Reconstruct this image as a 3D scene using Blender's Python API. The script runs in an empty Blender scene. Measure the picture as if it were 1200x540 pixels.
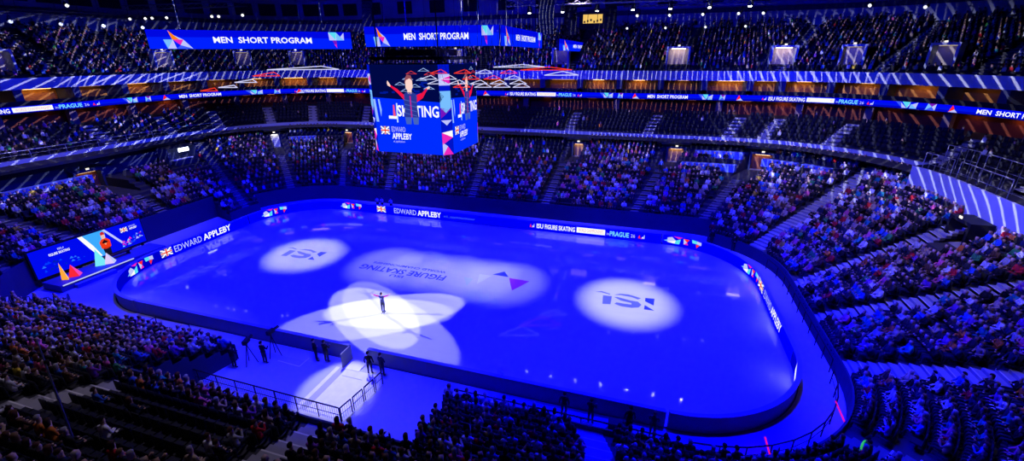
import bpy, math, random
import numpy as np
from mathutils import Matrix, Vector
C = bpy.context.scene
COL = C.collection
rnd = random.Random(7)
PI = math.pi

# ------------------------------------------------------------------ camera
CX, CY, CZ, YAW, PITCH, ROLL, FPX = 18.75384304, -35.27987, 20.2890887, 0.303131425, 0.380776977, -0.00641000684, 511.526481
def cam_axes():
    cy, sy = math.cos(YAW), math.sin(YAW)
    f = np.array([-sy*math.cos(PITCH), cy*math.cos(PITCH), -math.sin(PITCH)])
    r = np.array([cy, sy, 0.0]); u = np.cross(r, f)
    return r*math.cos(ROLL)+u*math.sin(ROLL), -r*math.sin(ROLL)+u*math.cos(ROLL), f
CR, CU, CF = cam_axes()
CPOS = np.array([CX, CY, CZ])
def proj(p):
    d = np.asarray(p, float)-CPOS; k = d@CF
    if k < .5: return -9999., -9999., k
    return 600+FPX*(d@CR)/k, 270-FPX*(d@CU)/k, k
def hit(px, py, z):
    d = CF+CR*((px-600)/FPX)-CU*((py-270)/FPX)
    return CPOS+d*((z-CZ)/d[2])
cam = bpy.data.cameras.new('camera'); cam_o = bpy.data.objects.new('camera', cam); COL.objects.link(cam_o)
cam.lens = FPX/1200*36; cam.sensor_width = 36; cam.sensor_fit = 'HORIZONTAL'; cam.clip_end = 600
M = Matrix.Identity(4)
for i in range(3):
    M[i][0], M[i][1], M[i][2], M[i][3] = CR[i], CU[i], -CF[i], CPOS[i]
cam_o.matrix_world = M
C.camera = cam_o
C.view_settings.view_transform = 'Standard'; C.view_settings.look = 'None'
C.view_settings.gamma = 1; C.view_settings.use_curve_mapping = False; C.view_settings.exposure = 0
C.cycles.use_denoising = True
C.cycles.max_bounces = 4; C.cycles.diffuse_bounces = 1; C.cycles.glossy_bounces = 3

# ------------------------------------------------------------------ materials
def S(r, g, b):
    f = lambda v: (v/255/12.92) if v <= 10.3 else ((v/255+.055)/1.055)**2.4
    return (f(r), f(g), f(b))
MC = {}
def mat(name, col, rough=.7, spec=.3, metal=0, noise=0, nscale=4):
    if name in MC: return MC[name]
    m = bpy.data.materials.new(name); m.use_nodes = True; nt = m.node_tree; b = nt.nodes['Principled BSDF']
    b.inputs['Base Color'].default_value = (*col, 1); b.inputs['Roughness'].default_value = rough
    b.inputs['Specular IOR Level'].default_value = spec; b.inputs['Metallic'].default_value = metal
    if noise:
        n = nt.nodes.new('ShaderNodeTexNoise'); n.inputs['Scale'].default_value = nscale; n.inputs['Detail'].default_value = 4
        tc = nt.nodes.new('ShaderNodeTexCoord'); nt.links.new(tc.outputs['Object'], n.inputs['Vector'])
        mx = nt.nodes.new('ShaderNodeMix'); mx.data_type = 'RGBA'
        mx.inputs[6].default_value = (*[c*(1-noise) for c in col], 1); mx.inputs[7].default_value = (*[min(1, c*(1+noise)) for c in col], 1)
        nt.links.new(n.outputs['Fac'], mx.inputs[0]); nt.links.new(mx.outputs[2], b.inputs['Base Color'])
    MC[name] = m; return m
def em(col, strength=1.0):
    key = 'glow_%d_%d_%d_%d' % (*[int(c*999) for c in col], int(strength*100))
    if key in MC: return MC[key]
    m = bpy.data.materials.new(key); m.use_nodes = True; nt = m.node_tree; nt.nodes.clear()
    o = nt.nodes.new('ShaderNodeOutputMaterial'); e = nt.nodes.new('ShaderNodeEmission')
    e.inputs[0].default_value = (*col, 1); e.inputs[1].default_value = strength
    nt.links.new(e.outputs[0], o.inputs[0])
    if strength <= 1.5: m.cycles.emission_sampling = 'NONE'
    MC[key] = m; return m
def emc(r, g, b, s=1.0): return em(S(r, g, b), s)
def obj_colour_mat(name, rough=.8):
    if name in MC: return MC[name]
    m = bpy.data.materials.new(name); m.use_nodes = True; nt = m.node_tree; b = nt.nodes['Principled BSDF']
    oi = nt.nodes.new('ShaderNodeObjectInfo'); nt.links.new(oi.outputs['Color'], b.inputs['Base Color'])
    b.inputs['Roughness'].default_value = rough; b.inputs['Specular IOR Level'].default_value = .2
    MC[name] = m; return m
def attr_mat(name):
    m = bpy.data.materials.new(name); m.use_nodes = True; nt = m.node_tree; b = nt.nodes['Principled BSDF']
    a = nt.nodes.new('ShaderNodeAttribute'); a.attribute_name = 'tint'; nt.links.new(a.outputs['Color'], b.inputs['Base Color'])
    b.inputs['Roughness'].default_value = .8; b.inputs['Specular IOR Level'].default_value = .2
    return m
CONC = mat('concrete', (.06, .06, .07), .85, .2, noise=.25, nscale=.8)
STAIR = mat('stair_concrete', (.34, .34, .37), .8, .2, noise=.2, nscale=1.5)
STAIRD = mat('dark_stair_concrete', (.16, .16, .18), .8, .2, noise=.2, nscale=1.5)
NOSE = mat('stair_nosing', (.75, .75, .75), .5)
DARK = mat('black_paint', (.012, .012, .015), .6)
DARKM = mat('black_metal', (.02, .02, .022), .45, .4, .6)
NAVYW = mat('navy_wall', (.03, .04, .10), .8, noise=.2, nscale=.5)
PALEW = mat('pale_wall', (.42, .46, .62), .8, noise=.1, nscale=.7)
FASC = mat('fascia_white', (.62, .64, .72), .75, noise=.05, nscale=.5)
SEATM = mat('seat_plastic', (.02, .022, .035), .5, .3)
STEEL = mat('galvanised_steel', (.55, .56, .6), .4, .5, .7)
FLOORM = mat('arena_floor_mat', (.5, .5, .55), .6, .3, noise=.1, nscale=.6)
WOOD = mat('orange_wood', (.55, .22, .035), .6, noise=.3, nscale=1.2)
REDW = mat('dark_red_wall', (.22, .045, .02), .7, noise=.3, nscale=.6)
TRUSS = mat('truss_metal', (.12, .12, .14), .5, .4, .3)

# ------------------------------------------------------------------ mesh helpers
class MB:
    def __init__(s): s.v = []; s.f = []; s.m = []; s.mats = []
    def mi(s, m):
        if m not in s.mats: s.mats.append(m)
        return s.mats.index(m)
    def add(s, vs, fs, m):
        o = len(s.v); k = s.mi(m); s.v.extend([tuple(float(c) for c in q) for q in vs])
        for f in fs: s.f.append(tuple(i+o for i in f)); s.m.append(k)
    def poly(s, pts, m): s.add(pts, [tuple(range(len(pts)))], m)
    def box(s, c, d, m, rz=0, taper=1.0):
        x, y, z = d[0]/2, d[1]/2, d[2]/2; ca, sa = math.cos(rz), math.sin(rz); vs = []
        for dz in (-z, z):
            t = taper if dz > 0 else 1
            for dx, dy in ((-x, -y), (x, -y), (x, y), (-x, y)):
                dx *= t; dy *= t
                vs.append((c[0]+dx*ca-dy*sa, c[1]+dx*sa+dy*ca, c[2]+dz))
        s.add(vs, [(3, 2, 1, 0), (4, 5, 6, 7), (0, 1, 5, 4), (1, 2, 6, 5), (2, 3, 7, 6), (3, 0, 4, 7)], m)
    def tube(s, a, b, r, m, n=6, r2=None):
        a = np.array(a, float); b = np.array(b, float); d = b-a; L = np.linalg.norm(d); d /= max(L, 1e-9)
        t = np.array([0, 0, 1.]) if abs(d[2]) < .9 else np.array([1., 0, 0]); u = np.cross(d, t); u /= np.linalg.norm(u); w = np.cross(d, u)
        r2 = r if r2 is None else r2; vs = []
        for p, rr in ((a, r), (b, r2)):
            for k in range(n):
                an = 2*PI*k/n; vs.append(p+rr*(u*math.cos(an)+w*math.sin(an)))
        fs = [(k, (k+1) % n, n+(k+1) % n, n+k) for k in range(n)]+[tuple(range(n-1, -1, -1)), tuple(range(n, 2*n))]
        s.add(vs, fs, m)
    def build(s, name, parent=None, kind=None, smooth=False):
        me = bpy.data.meshes.new(name); me.from_pydata(s.v, [], s.f)
        for m in s.mats: me.materials.append(m)
        if s.m: me.polygons.foreach_set('material_index', s.m)
        if smooth: me.polygons.foreach_set('use_smooth', [True]*len(s.f))
        me.update()
        o = bpy.data.objects.new(name, me); COL.objects.link(o)
        if parent is not None: o.parent = parent
        if kind: o['kind'] = kind
        return o
def tag(o, label, cat, group=None, kind=None):
    o['label'] = label; o['category'] = cat
    if group: o['group'] = group
    if kind: o['kind'] = kind
    return o
def thing(name, label, cat, loc=(0, 0, 0), rz=0, group=None):
    o = bpy.data.objects.new(name, None); COL.objects.link(o); o.location = tuple(float(c) for c in loc); o.rotation_euler = (0, 0, rz)
    o.empty_display_size = .2
    return tag(o, label, cat, group)
def copy_tree(o, parent=None):
    c = o.copy(); COL.objects.link(c); c.parent = parent
    for ch in o.children: copy_tree(ch, c)
    return c

TX = {}
def text2d(s, bold=False):
    k = (s, bold)
    if k in TX: return TX[k]
    cu = bpy.data.curves.new('lettering', 'FONT'); cu.body = s; cu.size = 1; cu.resolution_u = 2
    if bold: cu.offset = .022
    o = bpy.data.objects.new('lettering', cu); COL.objects.link(o)
    dg = bpy.context.evaluated_depsgraph_get(); me = bpy.data.meshes.new_from_object(o.evaluated_get(dg))
    v = np.array([q.co[:2] for q in me.vertices]); f = [tuple(p.vertices) for p in me.polygons]
    bpy.data.objects.remove(o); bpy.data.meshes.remove(me)
    v[:, 0] -= v[:, 0].min(); h = .72; v = v/h
    TX[k] = (v, f, v[:, 0].max()); return TX[k]
def put_text(mb, s, x0, x1, y0, h, mp, m, bold=False):
    v, f, w = text2d(s, bold)
    mb.add([mp(x0+(x1-x0)*q[0]/w, y0+h*q[1]) for q in v], f, m)
def put_poly(mb, pts, mp, m): mb.poly([mp(*q) for q in pts], m)

WHITE = emc(255, 255, 255); PALEB = emc(120, 190, 255); PINK = emc(235, 40, 190); RED = emc(255, 40, 40); ORANGE = emc(255, 130, 20)
CYAN = emc(90, 220, 245); LAV = emc(190, 195, 255); PURP = emc(120, 20, 190); MIDB = emc(60, 90, 255); DKB = emc(0, 10, 90)
LEDB = emc(0, 6, 250); LEDD = emc(0, 4, 195); LEDH = emc(0, 45, 255)
def motif_fox(mb, x, w, y, h, mp):     # orange peak over a fan of triangles
    T = lambda pts, m: put_poly(mb, [(x+w*a, y+h*b) for a, b in pts], mp, m)
    T([(.32, 1), (.62, .5), (.40, .5)], ORANGE); T([(.62, .5), (.75, .5), (.46, .75)], LAV)
    T([(.12, .5), (.42, .5), (.2, 0)], PALEB); T([(.42, .5), (.48, 0), (.2, 0)], LAV); T([(.42, .5), (.75, .5), (.62, .2)], PINK)
    T([(.75, .5), (1.0, 0), (.62, .2)], LAV); T([(.48, 0), (.62, .2), (1, 0)], MIDB)
def motif_m(mb, x, w, y, h, mp):       # pale M with a drop under it
    T = lambda pts, m: put_poly(mb, [(x+w*a, y+h*b) for a, b in pts], mp, m)
    T([(0, 1), (.5, 1), (.45, .5)], CYAN); T([(0, 1), (.45, .5), (.02, .5)], LAV); T([(.5, 1), (.48, .5), (.45, .5)], WHITE)
    T([(.5, 1), (.75, .72), (.98, .5), (.5, .5)], PALEB); T([(.75, .72), (1, .98), (.98, .5)], LAV)
    T([(.2, .48), (.48, .48), (.46, .05)], PURP); T([(.3, .25), (.46, .25), (.46, .0)], PINK)
def motif_kites(mb, x, w, y, h, mp):   # row of kites
    T = lambda pts, m: put_poly(mb, [(x+w*a, y+h*b) for a, b in pts], mp, m)
    T([(0, 1), (.14, 1), (.2, .1)], MIDB); T([(.2, .1), (.14, .9), (.33, .1)], LAV); T([(.18, 1), (.4, 1), (.34, .1)], CYAN)
    T([(.4, 1), (.38, .5), (.34, .1)], WHITE); T([(.4, .1), (.42, .75), (.6, .1)], PALEB); T([(.42, .6), (.6, 1), (.58, .1)], LAV)
def motif_gem(mb, x, w, y, h, mp):
    T = lambda pts, m: put_poly(mb, [(x+w*a, y+h*b) for a, b in pts], mp, m)
    T([(.15, 1), (.85, 1), (.5, .55)], PURP); T([(0, .05), (.15, 1), (.5, .55)], PALEB); T([(0, .05), (.5, .55), (.8, .05)], MIDB); T([(.85, 1), (.5, .55), (.8, .05)], LAV)
def motif_sail(mb, x, w, y, h, mp):
    T = lambda pts, m: put_poly(mb, [(x+w*a, y+h*b) for a, b in pts], mp, m)
    T([(.35, 1), (.02, .05), (.62, .45)], RED); T([(.62, .45), (.02, .05), (1, .05)], LAV)
def motif_mosaic(mb, x, w, y, h, mp):
    T = lambda pts, m: put_poly(mb, [(x+w*a, y+h*b) for a, b in pts], mp, m)
    T([(0, .35), (.12, .3), (.12, .55)], PALEB); T([(.1, .2), (.1, .75), (.22, .9), (.32, .5)], LAV); T([(.1, .2), (.32, .5), (.3, .1)], WHITE)
    T([(.25, 1), (.5, 1), (.4, .75)], PINK); T([(.3, .1), (.32, .5), (.45, .75), (.42, .1)], CYAN); T([(.52, .9), (.68, .9), (.62, .5)], RED)
    T([(.52, .9), (.62, .5), (.54, .2)], LAV); T([(.54, .2), (.66, .2), (.62, .5)], PINK); T([(.74, 1), (.88, .95), (.88, .6), (.76, .6)], CYAN)
    T([(.88, .95), (1, .9), (1, .5), (.88, .6)], LAV); T([(.86, .55), (.96, .5), (.88, .1)], RED)
def motif_skyline(mb, x, w, y, h, mp):
    T = lambda pts, m: put_poly(mb, [(x+w*a, y+h*b) for a, b in pts], mp, m)
    T([(0, .1), (.35, .1), (.2, .8)], RED); T([(.38, 0), (.55, 0), (.5, .3)], PINK); T([(.58, .1), (.72, .1), (.72, .5), (.58, .4)], WHITE); T([(.75, .1), (.95, .1), (.95, .95), (.85, .7)], LAV)
def flag(mb, x, w, y, h, mp):
    B = emc(40, 50, 170); Rr = emc(235, 50, 30)
    T = lambda pts, m: put_poly(mb, [(x+w*a, y+h*b) for a, b in pts], mp, m)
    T([(0, 0), (1, 0), (1, 1), (0, 1)], WHITE)
    mp0 = mp; e = lambda a, b: mp0(a, b, 2)
    T2 = lambda pts, m: put_poly(mb, [(x+w*a, y+h*b) for a, b in pts], e, m)
    T2([(.12, 0), (.4, 0), (.4, .25)], B); T2([(.6, 0), (.88, 0), (.6, .25)], B); T2([(.12, 1), (.4, .75), (.4, 1)], B); T2([(.6, .75), (.88, 1), (.6, 1)], B)
    T2([(0, .12), (.25, .35), (0, .35)], B); T2([(1, .12), (1, .35), (.75, .35)], B); T2([(0, .88), (0, .65), (.25, .65)], B); T2([(1, .88), (.75, .65), (1, .65)], B)
    T2([(.44, 0), (.56, 0), (.56, 1), (.44, 1)], Rr); T2([(0, .42), (.44, .42), (.44, .58), (0, .58)], Rr); T2([(.56, .42), (1, .42), (1, .58), (.56, .58)], Rr)

# ------------------------------------------------------------------ bowl geometry
def dims(o): return 30+o, -(30+1.1*o), 14+o, -(14+o), 8.5+.55*o
def P(u, o):
    xr, xl, yf, yn, R = dims(o); u = u % 8; s = int(u); f = u-s
    if s == 0: return xl+R+f*(xr-xl-2*R), yf, 0., 1.
    if s == 2: return xr, yf-R+f*(yn-yf+2*R), 1., 0.
    if s == 4: return xr-R+f*(xl-xr+2*R), yn, 0., -1.
    if s == 6: return xl, yn+R+f*(yf-yn-2*R), -1., 0.
    cx, cy, a = {1: (xr-R, yf-R, 90), 3: (xr-R, yn+R, 0), 5: (xl+R, yn+R, -90), 7: (xl+R, yf-R, 180)}[s]
    a = math.radians(a-90*f); return cx+R*math.cos(a), cy+R*math.sin(a), math.cos(a), math.sin(a)
def seglen(u, o):
    xr, xl, yf, yn, R = dims(o); s = int(u % 8)
    return {0: xr-xl-2*R, 4: xr-xl-2*R, 2: yf-yn-2*R, 6: yf-yn-2*R}.get(s, R*PI/2)
def usamp(u0, u1, step=.05):
    n = max(1, int(math.ceil((u1-u0)/step))); us = [u0+(u1-u0)*i/n for i in range(n+1)]
    return us
def strip(mb, u0, u1, prof, m, step=.06, close=False):
    us = usamp(u0, u1, step); n = len(prof); vs = []
    for u in us:
        for o, z in prof:
            x, y, _, _ = P(u, o); vs.append((x, y, z))
    fs = []
    for i in range(len(us)-1):
        for j in range(n-1 if not close else n):
            k = (j+1) % n; fs.append((i*n+j, i*n+k, (i+1)*n+k, (i+1)*n+j))
    if close: fs += [tuple(range(n-1, -1, -1)), tuple((len(us)-1)*n+q for q in range(n))]
    mb.add(vs, fs, m)
TREAD = .88; SL = .45
def zl(o): return 1.0+(o-2.6)*SL           # lower bowl
def row_o(i): return 2.6+i*TREAD
def zc(o): return 9.0+(o-19.2)*.4          # club level
def zu(o): return 17.7+(o-27.9)*.42        # upper bowl

# ------------------------------------------------------------------ setting
def structure(name, mb, **k): return mb.build(name, kind='structure', **k)
# arena floor
mb = MB(); mb.box((0, 0, -.3), (150, 150, .5), CONC); structure('floor', mb)
# ice
ICE = bpy.data.materials.new('ice'); ICE.use_nodes = True
nt = ICE.node_tree; b = nt.nodes['Principled BSDF']
b.inputs['Base Color'].default_value = (.80, .82, .88, 1); b.inputs['Specular IOR Level'].default_value = .5
tc = nt.nodes.new('ShaderNodeTexCoord'); mp_ = nt.nodes.new('ShaderNodeMapping'); mp_.inputs['Scale'].default_value = (.25, 1.2, 1)
nz = nt.nodes.new('ShaderNodeTexNoise'); nz.inputs['Scale'].default_value = 1.2; nz.inputs['Detail'].default_value = 6
mr = nt.nodes.new('ShaderNodeMapRange'); mr.inputs[3].default_value = .02; mr.inputs[4].default_value = .06
nt.links.new(tc.outputs['Object'], mp_.inputs[0]); nt.links.new(mp_.outputs[0], nz.inputs['Vector']); nt.links.new(nz.outputs[0], mr.inputs[0]); nt.links.new(mr.outputs[0], b.inputs['Roughness'])
mx = nt.nodes.new('ShaderNodeMix'); mx.data_type = 'RGBA'; mx.inputs[6].default_value = (.74, .76, .84, 1); mx.inputs[7].default_value = (.86, .88, .93, 1)
nt.links.new(nz.outputs[0], mx.inputs[0]); nt.links.new(mx.outputs[2], b.inputs['Base Color'])
mb = MB(); ring = [P(u, -.02) for u in usamp(0, 8, .05)[:-1]]
mb.poly([(x, y, 0.0) for x, y, _, _ in ring][::-1], ICE)
ice = structure('floor_ice', mb)
ice['label'] = 'smooth white ice sheet lit blue'
# paint on the ice
INK = mat('navy_ice_paint', (.03, .06, .34), .35, .4); INK2 = mat('blue_ice_paint', (.16, .2, .5), .35, .4)
MAG = mat('magenta_ice_paint', (.55, .03, .5), .35, .4); WHI = mat('pale_ice_paint', (.85, .9, 1), .35, .4); FAINT = mat('faint_cyan_ice_paint', (.6, .75, .92), .35, .4)
RING_LOGO = [(INK, [(19.96, .87), (20.76, .98), (20.69, -.23), (19.95, .29)]), (INK, [(19.94, -.4), (20.74, -1.09), (19.9, -1.13)]),
 (INK2, [(17.23, .64), (17.74, .99), (18.49, 1.08), (19.6, .73), (19.33, .42), (18.76, .7), (17.82, .75)]),
 (INK2, [(17.26, .25), (17.54, .34), (18.74, .05), (19.35, .05), (19.67, -.42), (19.45, -.93), (18.86, -1.18), (17.96, -1.17), (17.39, -.91), (17.55, -.62), (18.23, -.66), (18.83, -.63), (18.82, -.36), (17.89, -.2)]),
 (INK2, [(16.27, .29), (17.06, .33), (17.07, -1.11), (16.38, -1.22)]), (INK2, [(15.51, .73), (16.06, 1.01), (16.9, .72), (16.82, .58), (16.09, .77)])]
def flat_poly(mb, pts, z, m):
    from mathutils.geometry import tessellate_polygon
    tri = tessellate_polygon([[Vector((x, y, 0)) for x, y in pts]])
    for t in tri:
        q = [pts[i] for i in t]
        if (q[1][0]-q[0][0])*(q[2][1]-q[0][1])-(q[1][1]-q[0][1])*(q[2][0]-q[0][0]) < 0: q = q[::-1]
        mb.poly([(x, y, z) for x, y in q], m)
for dx in (0, -35.0):
    mb = MB()
    for m, pts in RING_LOGO: flat_poly(mb, [(x+dx, y) for x, y in pts], .006, m)
    o = mb.build('ice_logo', ice); o['label'] = 'dark letters of a federation mark painted on the ice'
mb = MB()
mpi = lambda a, b: (1.0-a, b*-1.0, .006)     # read from the far side
put_text(mb, 'FIGURE SKATING', 0, 9.6, 0, 1.0, lambda a, b: (1.05-a, -.4-b, .006), INK, True)
put_text(mb, 'WORLD CHAMPIONSHIPS', 0, 8.4, 0, .42, lambda a, b: (.6-a, .5-b, .006), INK, True)
put_text(mb, 'ISU', 0, 1.5, 0, .42, lambda a, b: (-3.05-a, -1.62-b, .006), INK, True)
mb.build('ice_lettering', ice)
mb = MB()
for m, pts in ((INK, [(5.26, 1.24), (6.21, 2.19), (6.97, 1.17)]), (MAG, [(7.08, 1.0), (9.18, .92), (8.08, -1.28)]), (WHI, [(3.98, .98), (5.27, .95), (4.48, -1.06)]), (FAINT, [(2.7, -.02), (3.75, -.19), (3.69, -1.67)])):
    flat_poly(mb, pts, .006, m)
mb.build('ice_emblem', ice)
# walkway round the rink
mb = MB(); strip(mb, 0, 8, [(.2, .03), (6.6, .03)], FLOORM); structure('floor_walkway', mb)
# lower terraces
def front_i(u):
    u %= 8
    if 4.30 < u < 4.67: return 7            # recess behind the rink gate
    if 5.35 < u < 6.9: return 4             # recess behind kiss and cry
    if u < 1.25 or u > 7.2: return 2
    return 0
def wall_o(u):
    u %= 8
    if 1.78 <= u < 3.2: return 15.6
    return 18.6
def last_i(u):
    u %= 8
    if 5.9 < u < 6.9: return 12
    if 5.3 < u < 6.95: return 15            # low rows in front of the tall left wall
    if 1.78 <= u < 3.2: return 14
    return 17
DCUT = [(.655, 1.0, 12), (.885, 1.3, 12), (1.145, 1.45, 11), (7.50, .9, 11), (7.955, 1.1, 12), (6.53, 1.6, 9), (2.19, 1.4, 11)]   # doorway landings cut into the rows
def cut_row(u):
    u %= 8
    for ud, hw, r in DCUT:
        if abs(u-ud)*seglen(ud, 17) < hw: return r
    return None
edges = sorted([0, 1.25, 1.78, 3.2, 4.30, 4.67, 5.35, 5.9, 6.9, 6.95, 7.2, 8]+[ud+q*hw/seglen(ud, 17) for ud, hw, r in DCUT for q in (-1, 1)])
mb = MB()
for a, b_ in zip(edges[:-1], edges[1:]):
    um = (a+b_)/2; i0, i1 = front_i(um), last_i(um)
    if a >= 3.2 and b_ <= 5.35 : i1 = 19
    if cut_row(um) is not None: i1 = cut_row(um)
    pr = [(row_o(i0), 0)]
    for i in range(i0, i1+1): pr += [(row_o(i), zl(row_o(i))), (row_o(i+1), zl(row_o(i)))]
    pr += [(max(wall_o(um), row_o(i1+1))+.2, zl(row_o(i1)))]
    strip(mb, a, b_, pr, CONC)
    for ue in (a, b_):
        q = [P(ue, o)[:2]+(z,) for o, z in pr]; q.append(P(ue, pr[-1][0])[:2]+(0.,)); mb.poly(q, NAVYW)
structure('terrace_lower', mb)
# wall in front of the terraces facing the rink
mb = MB()
for a, b_ in zip(edges[:-1], edges[1:]):
    um = (a+b_)/2; o = row_o(front_i(um))-.12; z = zl(row_o(front_i(um)))
    strip(mb, a, b_, [(o, 0), (o, z+.35), (o+.1, z+.35), (o+.1, 0)], NAVYW)
structure('wall_rinkside', mb)
# tall wall behind the lower bowl with its pale parapet band
mb = MB()
for a, b_, tall in ((-2.65, -1.05, 1), (-1.05, 1.78, 0), (1.78, 3.2, 2)):
    um = (a+b_)/2; o = wall_o(um); z0 = 2
    if tall == 2: strip(mb, a, b_, [(o, z0), (o, 9.7), (o+.25, 9.7), (o+.25, z0)], PALEW)
    else:
        strip(mb, a, b_, [(o, z0), (o, 8.15)], NAVYW); strip(mb, a, b_, [(o-.05, 8.1), (o-.05, 9.45), (o+.25, 9.45), (o+.25, 8.1)], PALEW)
q0 = P(1.78, 15.6); q1 = P(1.78, 18.85); mb.poly([(q0[0], q0[1], 2), (q1[0], q1[1], 2), (q1[0], q1[1], 9.7), (q0[0], q0[1], 9.7)], NAVYW)
structure('wall_parapet', mb)
# club level terraces
mb = MB(); pr = [(15.6, 9.0), (19.2, 9.0)]
for i in range(6): o = 19.2+i*.95; pr += [(o, zc(o)+.38*0), (o, zc(o+.95)), (o+.95, zc(o+.95))]
pr.append((31, pr[-1][1]))
strip(mb, -2.65, 3.2, pr, CONC); structure('terrace_club', mb)
ZCF = pr[-1][1]
# back wall of club concourse, with dark red doors between columns
mb = MB(); strip(mb, -2.65, 3.2, [(30.8, ZCF-.2), (30.8, 13.8)], REDW); structure('wall_concourse', mb)
# slab + ribbon carrier, suites, fascia
mb = MB(); strip(mb, -2.65, 3.2, [(27.4, 13.6), (27.4, 14.6), (34.2, 14.6), (34.2, 13.6)], DARK, close=True); structure('slab_suite', mb)
mb = MB(); strip(mb, -2.65, 3.2, [(31.2, 14.5), (31.2, 16.8)], WOOD); structure('wall_suite', mb)
mb = MB(); strip(mb, -2.65, 3.2, [(27.3, 16.55), (27.3, 17.95), (27.5, 17.95), (27.5, 16.9), (34, 16.9), (34, 16.55)], FASC, close=True, step=.03); structure('fascia_upper', mb)
# upper terraces
mb = MB(); NU = 20; pr = [(27.5, 17.3)]
for i in range(NU): o = 27.9+i*.9; pr += [(o, zu(o)), (o+.9, zu(o))]
strip(mb, -2.65, 3.2, pr, mat('upper_concrete', (.05, .05, .06), .85, .2)); structure('terrace_upper', mb)
OTOP = 27.9+NU*.9
BLUEW = mat('back_wall', (.35, .38, .5), .8, noise=.2, nscale=.3)
mb = MB(); strip(mb, -2.65, 3.2, [(OTOP+.3, zu(OTOP)-1), (OTOP+.3, 37)], BLUEW)
structure('wall_back', mb)
mb = MB(); mb.box((0, 0, 38), (180, 150, .6), mat('roof_dark', (.10, .10, .13), .8)); structure('ceiling', mb)
# dark window band + pilasters on back wall
mb = MB()
k = 0
for u in np.arange(-2.6, 3.2, .088):
    x, y, nx, ny = P(u, OTOP+.15); rz = math.atan2(-ny, -nx)+PI/2
    mb.box((x, y, 30.2), (3.4, .3, 2.4), DARK, rz)
structure('trim_1', mb)
mb = MB(); strip(mb, -2.65, 3.2, [(OTOP-.1, 32.3), (OTOP-.1, 32.9), (OTOP+.3, 32.9)], DARK); strip(mb, -2.65, 3.2, [(OTOP-.3, 27.3), (OTOP-.3, 28.1), (OTOP+.3, 28.1)], NAVYW); structure('trim_2', mb)

# ------------------------------------------------------------------ aisles
AISLES = [.14, .42, .64, .88, 1.135, 1.585, 2.117, 2.54, 2.98, 3.45, 4.12, 4.39, 4.615, 4.9, 5.3, 5.62, 5.98, 6.52, 7.09, 7.5, 7.93]
UA = [-.28+.105*0, .10, .365, .59, .82, 1.05, 1.36, 1.62, 1.9, 2.2, 2.5, -.75, -.5, -1.0, -1.25, -1.5, -1.8, -2.1]
CA = [-.27, -.5, -.76, .03, .36, .625, .812, .985, 1.12, 1.37, 1.75, 2.1, -1.0, -1.3]
def aisle_mesh(mb, u, i0, i1, rowo, zf, tread, w=.75, m=STAIR, halves=True):
    for i in range(i0, i1+1):
        o = rowo(i)
        L = seglen(u, o); du = w/L
        for h in ((0, .5) if halves else (0,)):
            oo = o+h*tread; z = zf(i)+h*(zf(i+1)-zf(i))
            pts = []
            for (uu, ov) in ((u-du, oo), (u+du, oo), (u+du, oo+tread*(.5 if halves else 1)), (u-du, oo+tread*(.5 if halves else 1))):
                x, y, _, _ = P(uu, ov); pts.append((x, y))
            zz = z+.03
            mb.add([(x, y, zz) for x, y in pts]+[(x, y, z-.25) for x, y in pts], [(3, 2, 1, 0) if False else (0, 1, 2, 3), (0, 1, 5, 4), (1, 2, 6, 5), (3, 0, 4, 7), (2, 3, 7, 6)], m)
            a, b_ = np.array(pts[0]), np.array(pts[1]); c, d = np.array(pts[3]), np.array(pts[2])
            e1 = a+(c-a)*.16; e2 = b_+(d-b_)*.16
            if h == 0: mb.poly([(*a, zz+.006), (*b_, zz+.006), (*e2, zz+.006), (*e1, zz+.006)], NOSE)
for u in AISLES:
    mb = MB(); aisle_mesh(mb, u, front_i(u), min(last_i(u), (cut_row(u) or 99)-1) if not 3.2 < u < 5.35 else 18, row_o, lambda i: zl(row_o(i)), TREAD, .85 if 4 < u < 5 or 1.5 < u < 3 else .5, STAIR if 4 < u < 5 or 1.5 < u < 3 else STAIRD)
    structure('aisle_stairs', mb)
for u in CA:
    mb = MB(); aisle_mesh(mb, u, 0, 5, lambda i: 19.2+i*.95, lambda i: zc(19.2+(i+1)*.95), .95, .75); structure('aisle_stairs', mb)
for u in UA:
    mb = MB(); aisle_mesh(mb, u, 0, NU-1, lambda i: 27.9+i*.9, lambda i: zu(27.9+i*.9), .9, .7, halves=False); structure('aisle_stairs', mb)

# ------------------------------------------------------------------ doorways in the lower bowl wall and upper bowl
door_n = 0
def doorway(u, o, z0, w, h, back, lampc, lamp_s, dep=1.2, frame=NAVYW, plo=None):
    """portal: dark surround projecting from the wall, lit inside"""
    global door_n; door_n += 1
    x, y, nx, ny = P(u, o); rz = math.atan2(ny, nx)-PI/2
    r = bpy.data.objects.new('door_%d' % door_n, None); COL.objects.link(r); r.location = (x, y, z0); r.rotation_euler = (0, 0, rz); r['kind'] = 'structure'
    mb = MB(); t = .28
    for s in (-1, 1): mb.box((s*(w/2+t/2), -dep/2, h/2-.8), (t, dep, h+1.6), frame)
    mb.box((0, -dep/2, h+t/2), (w+2*t, dep, t), frame); mb.build('door_frame', r, 'structure')
    mb = MB(); mb.poly([(-w/2, -.02, -.8), (w/2, -.02, -.8), (w/2, -.02, h), (-w/2, -.02, h)], back)
    mb.poly([(-w/2, -dep, -.0), (w/2, -dep, 0), (w/2, 0, 0), (-w/2, 0, 0)], STAIR)
    mb.build('door_panel', r, 'structure')
    mb = MB(); mb.box((0, -dep*.45, h-.06), (w*.7, dep*.35, .08), em(lampc, lamp_s)); mb.build('door_lamp', r, 'structure')
    mb = MB(); mb.box((0, -dep-.02, h+t+.12), (.35, .06, .2), em((1, .9, .75), 1.4)); mb.build('exit_sign_lamp', r, 'structure')
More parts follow.
